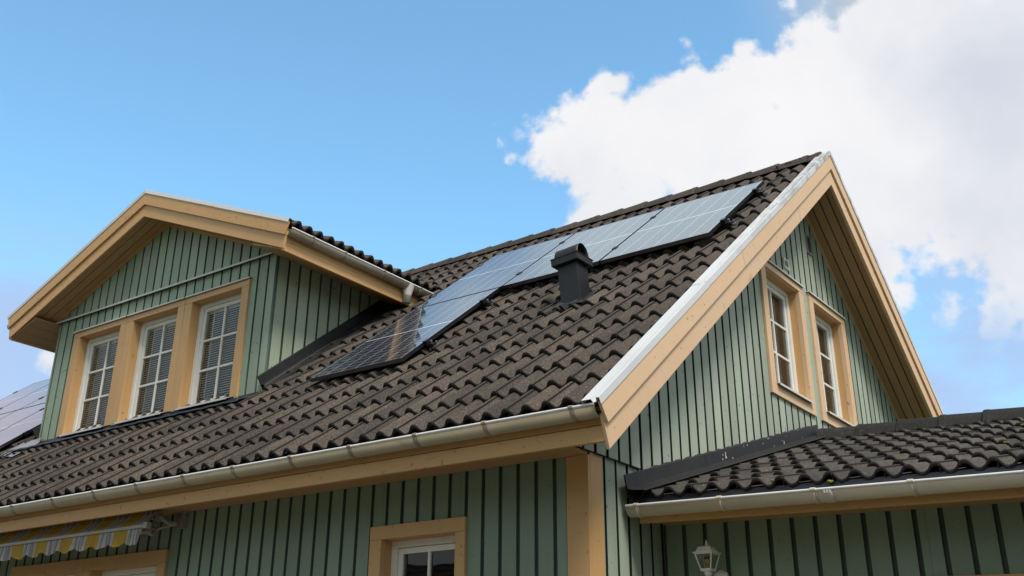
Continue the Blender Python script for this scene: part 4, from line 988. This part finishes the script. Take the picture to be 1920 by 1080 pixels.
for k in range(N + 1):
    x = AX0 + (AX1 - .02 - AX0) * k / N
    for j in range(nv + 1):
        f = j / nv; y = yroll + (YB - yroll) * f; z = zroll + (ZB + .012 - zroll) * f - .006 * math.sin(math.pi * f)
        V.append((x - (1 - f) * .05 * (k / N), y, z + .0015 * math.sin(x * 23)))
mbw.add(V, [(k * (nv + 1) + j, (k + 1) * (nv + 1) + j, (k + 1) * (nv + 1) + j + 1, k * (nv + 1) + j + 1) for k in range(N) for j in range(nv)], True); cl = ab(mbw, "awning_cloth", AWC)
mbw = MB(); V = []
for k in range(N + 1):
    x = AX0 + (AX1 - .02 - AX0) * k / N; sc = (AX1 - x) / .233; dep = .096 + .034 * abs(math.sin(math.pi * (sc + .08)))
    for j in range(nv + 1):
        f = j / nv; y = YB - .012 + .010 * f * math.sin(x * 30 + 1) + .006 * f * math.sin(x * 71) - .008 * f; V.append((x - .045 * f * max(0, 1 - (AX1 - x) / .25), y, ZB - .012 - dep * f))
mbw.add(V, [(k * (nv + 1) + j, (k + 1) * (nv + 1) + j, (k + 1) * (nv + 1) + j + 1, k * (nv + 1) + j + 1) for k in range(N) for j in range(nv)], True); ab(mbw, "valance", AWC)
mbw = MB(); mbw.box((AX0, YB - .022, ZB - .013), (AX1, YB + .02, ZB + .013)); mbw.box((AX1 + .0005, YB - .026, ZB - .020), (AX1 + .050, YB + .024, ZB + .028)); ab(mbw, "front_bar", AWN_M, bevel=.003)
mbw = MB(); mbw.tube([(AX0, yroll + .0, zroll - .03), (-4.03, yroll, zroll - .03)], .038, 18); ab(mbw, "roller", AWC)
mbw = MB(); mbw.tube([(AX0, -.15, 3.035 - .03), (-4.10, -.15, 3.035 - .03)], .022, 12); mbw.tube([(-4.105, -.19, 2.995), (-4.065, -.19, 2.995)], .046, 22); mbw.tube([(-4.16, -.17, 2.995), (-4.105, -.19, 2.995)], .034, 18); ab(mbw, "torsion_bar", AWN_M, bevel=.002)
mbw = MB()
for dz_ in (-.018, .020): mbw.tube([(-4.068, -.205, 2.995 + dz_), (-4.063, -.205, 2.995 + dz_)], .0085, 12)
ab(mbw, "screw_recess", AWN_D)
mbw = MB(); mbw.box((-4.025, -.235, 3.060), (-4.005, -.165, 3.130)); mbw.tube([(-4.0, -.20, 3.10), (-3.97, -.17, 3.065), (-3.93, -.13, 3.04), (-3.915, -.10, 3.05)], [.020, .017, .021, .026], 10); mbw.tube([(-4.06, -.17, 3.0), (-4.0, -.15, 3.02), (-3.95, -.12, 3.03)], .012, 8)
mbw.box((-4.00, -.06, 3.02), (-3.994, -.02, 3.152)); mbw.box((-3.905, -.06, 3.02), (-3.899, -.02, 3.152)); mbw.box((-3.905, -.06, 3.142), (-3.86, -.02, 3.149)); mbw.box((-4.0, -.024, 3.02), (-3.90, -.0025, 3.12)); ab(mbw, "bracket", AWN_M, bevel=.002)

# ================================================================== GROUND AND THE NEIGHBOUR
def ground_mat():
    m, t, p, o = mat("lawn")
    n = noise_n(t, .35, 6, .6); f = noise_n(t, 30, 4, .7); c = mix(t, n.outputs[0], (.075, .11, .035), (.12, .14, .055)); c = mix(t, rng(t, f.outputs[0], .3, .7, 0, .5), c, (.05, .07, .02))
    t.links.new(c, p.inputs['Base Color']); p.inputs['Roughness'].default_value = 1.0; return m
mb = MB(); V = [(0, 0, 0)]; rs = (20, 60, 200, 700, 2500)
for r in rs:
    for k in range(40): V.append((r * math.cos(2 * math.pi * k / 40), r * math.sin(2 * math.pi * k / 40), 0))
F = [(0, 1 + k, 1 + (k + 1) % 40) for k in range(40)]
for q in range(len(rs) - 1):
    for k in range(40): a = 1 + q * 40; F.append((a + k, a + 40 + k, a + 40 + (k + 1) % 40, a + (k + 1) % 40))
mb.add(V, F); g = mb.build("ground", ground_mat()); g['kind'] = 'structure'
def pave_mat():
    m, t, p, o = mat("concrete_slabs")
    b = NN(t, 'ShaderNodeTexBrick'); tc = NN(t, 'ShaderNodeTexCoord'); t.links.new(tc.outputs['Object'], b.inputs[0]); b.inputs['Scale'].default_value = 2.5; b.offset = 0
    b.inputs[1].default_value = (.15, .135, .115, 1); b.inputs[2].default_value = (.13, .118, .10, 1); b.inputs[3].default_value = (.12, .11, .09, 1); b.inputs['Mortar Size'].default_value = .01
    n = noise_n(t, 5, 6, .6); c = mix(t, rng(t, n.outputs[0], .3, .7, 0, .4), b.outputs[0], (.11, .10, .085)); t.links.new(c, p.inputs['Base Color']); p.inputs['Roughness'].default_value = .9; return m
mb = MB(); mb.box((-13, -8.5, .0), (9, .2, .06)); g = mb.build("terrace", pave_mat()); g['kind'] = 'structure'

nb = empty("neighbouring_house", "dark roofed house with white gable trim across the garden, mirrored in the front window", "house", (-16, -21, 0))
mb = MB(); mb.box((-6, -4, 0), (6, 4, 3.2)); mb.prism([(6, -4, 3.2), (6, 4, 3.2), (6, 0, 5.9)], (-12, 0, 0)); mb.build("wall", simple("dark_brown_boards", (.10, .05, .035), .8, 0, .2, 3), nb)
sl = .675; 
for sg in (1, -1):
    ll = math.sqrt(1 + sl * sl); mbn = tile_rows(MB(), ((-6.5 if sg < 0 else 6.5), sg * 4.6, 3.2 - .6 * sl + .22), (-sg, 0, 0) if True else 0, (0, -sg / ll, sl / ll), (0, sg * sl / ll, 1 / ll), 13, 4.6 * ll, course=.36)
    mbn.build("roof", TILE, nb)
    mbn = MB()
    for x in (6.5, -6.55): mbn.prism([(x, sg * 4.7, 3.2 - .7 * sl + .26), (x, 0, 3.2 + 4 * sl + .26), (x, 0, 3.2 + 4 * sl - .05), (x, sg * 4.7, 3.2 - .7 * sl - .05)], (.05, 0, 0))
    mbn.build("rake_board", WHITE, nb)
for x in (-3.5, 0, 3.5):
    mbn = MB(); mbn.box((x - .6, 4.001, 1), (x + .6, 4.05, 2.3)); wv = mbn.build("window", WHITE, nb); mbn = MB(); mbn.box((x - .5, 4.051, 1.1), (x + .5, 4.06, 2.2)); mbn.build("pane", GLASS, wv)

# ================================================================== TREES BEHIND THE GARDEN (mirrored in the windows, added to cut sky light)
def leaf_mat():
    m, t, p, o = mat("leaves"); c = mix(t, attr(t), (.035, .075, .018), (.085, .13, .035)); t.links.new(c, p.inputs['Base Color']); p.inputs['Roughness'].default_value = .6; return m
LEAF = leaf_mat(); BARK = simple("bark", (.09, .07, .05), .9, 0, .3, 6, bmp=.4)
def make_tree(name, label, loc, H, Rr, seed):
    rr = random.Random(seed); root = empty(name, label, "tree", loc, "trees behind the garden")
    mb = MB(); mb.tube([(0, 0, 0), (.1, 0, H * .25), (0, .1, H * .5), (.15, 0, H * .8)], [.26, .2, .14, .04], 8)
    cl = []
    for k in range(26):
        a = rr.uniform(0, 6.28); h = rr.uniform(.28, .95); q = Rr * (1 - abs(h - .55) * 1.25) * rr.uniform(.35, 1.0); c = Vector((q * math.cos(a), q * math.sin(a), H * h)); cl.append(c)
        if k < 10: mb.tube([(0, 0, H * h * .6), c * .6 + Vector((0, 0, H * h * .38)), c], [.08, .05, .015], 6)
    mb.build("trunk", BARK, root)
    lf = MB()
    for c in cl:
        for k in range(130):
            d = Vector((rr.gauss(0, 1), rr.gauss(0, 1), rr.gauss(0, .8))).normalized() * rr.uniform(.4, 1.15) * Rr * .36
            p = c + d; u = Vector((rr.gauss(0, 1), rr.gauss(0, 1), rr.gauss(0, 1))).normalized(); v = u.orthogonal().normalized() * .13; u = u * .2
            lf.cur = rr.random(); lf.add([p - u, p - v, p + u, p + v], [(0, 1, 2, 3)])
    lf.build("crown", LEAF, root); return root
for i, (x, y, H, Rr) in enumerate([(-27, -12, 8.5, 3.2), (-21, -15.5, 9.5, 3.4), (-8, -19, 9, 3.4), (-1.5, -18, 8, 3.2), (5, -17.5, 9, 3.6), (11, -15, 8, 3.2), (8.2, -4.6, 4.6, 2.3), (10.6, -.9, 4.8, 2.3)]):  # last two stand out of view, added to darken the extension wall
    make_tree("offscreen_tree", ["leafy tree furthest along the garden's left end", "tall leafy tree beside the dark roofed neighbouring house", "leafy tree right of the neighbouring house", "smaller leafy tree in the middle of the garden row", "broad leafy tree behind the terrace", "leafy tree at the garden's right end", "unseen low bushy tree added to shade the extension, in front of its far end", "unseen low bushy tree added to shade the extension, beside its far end"][i], (x, y, 0), H, Rr, 11 + i)
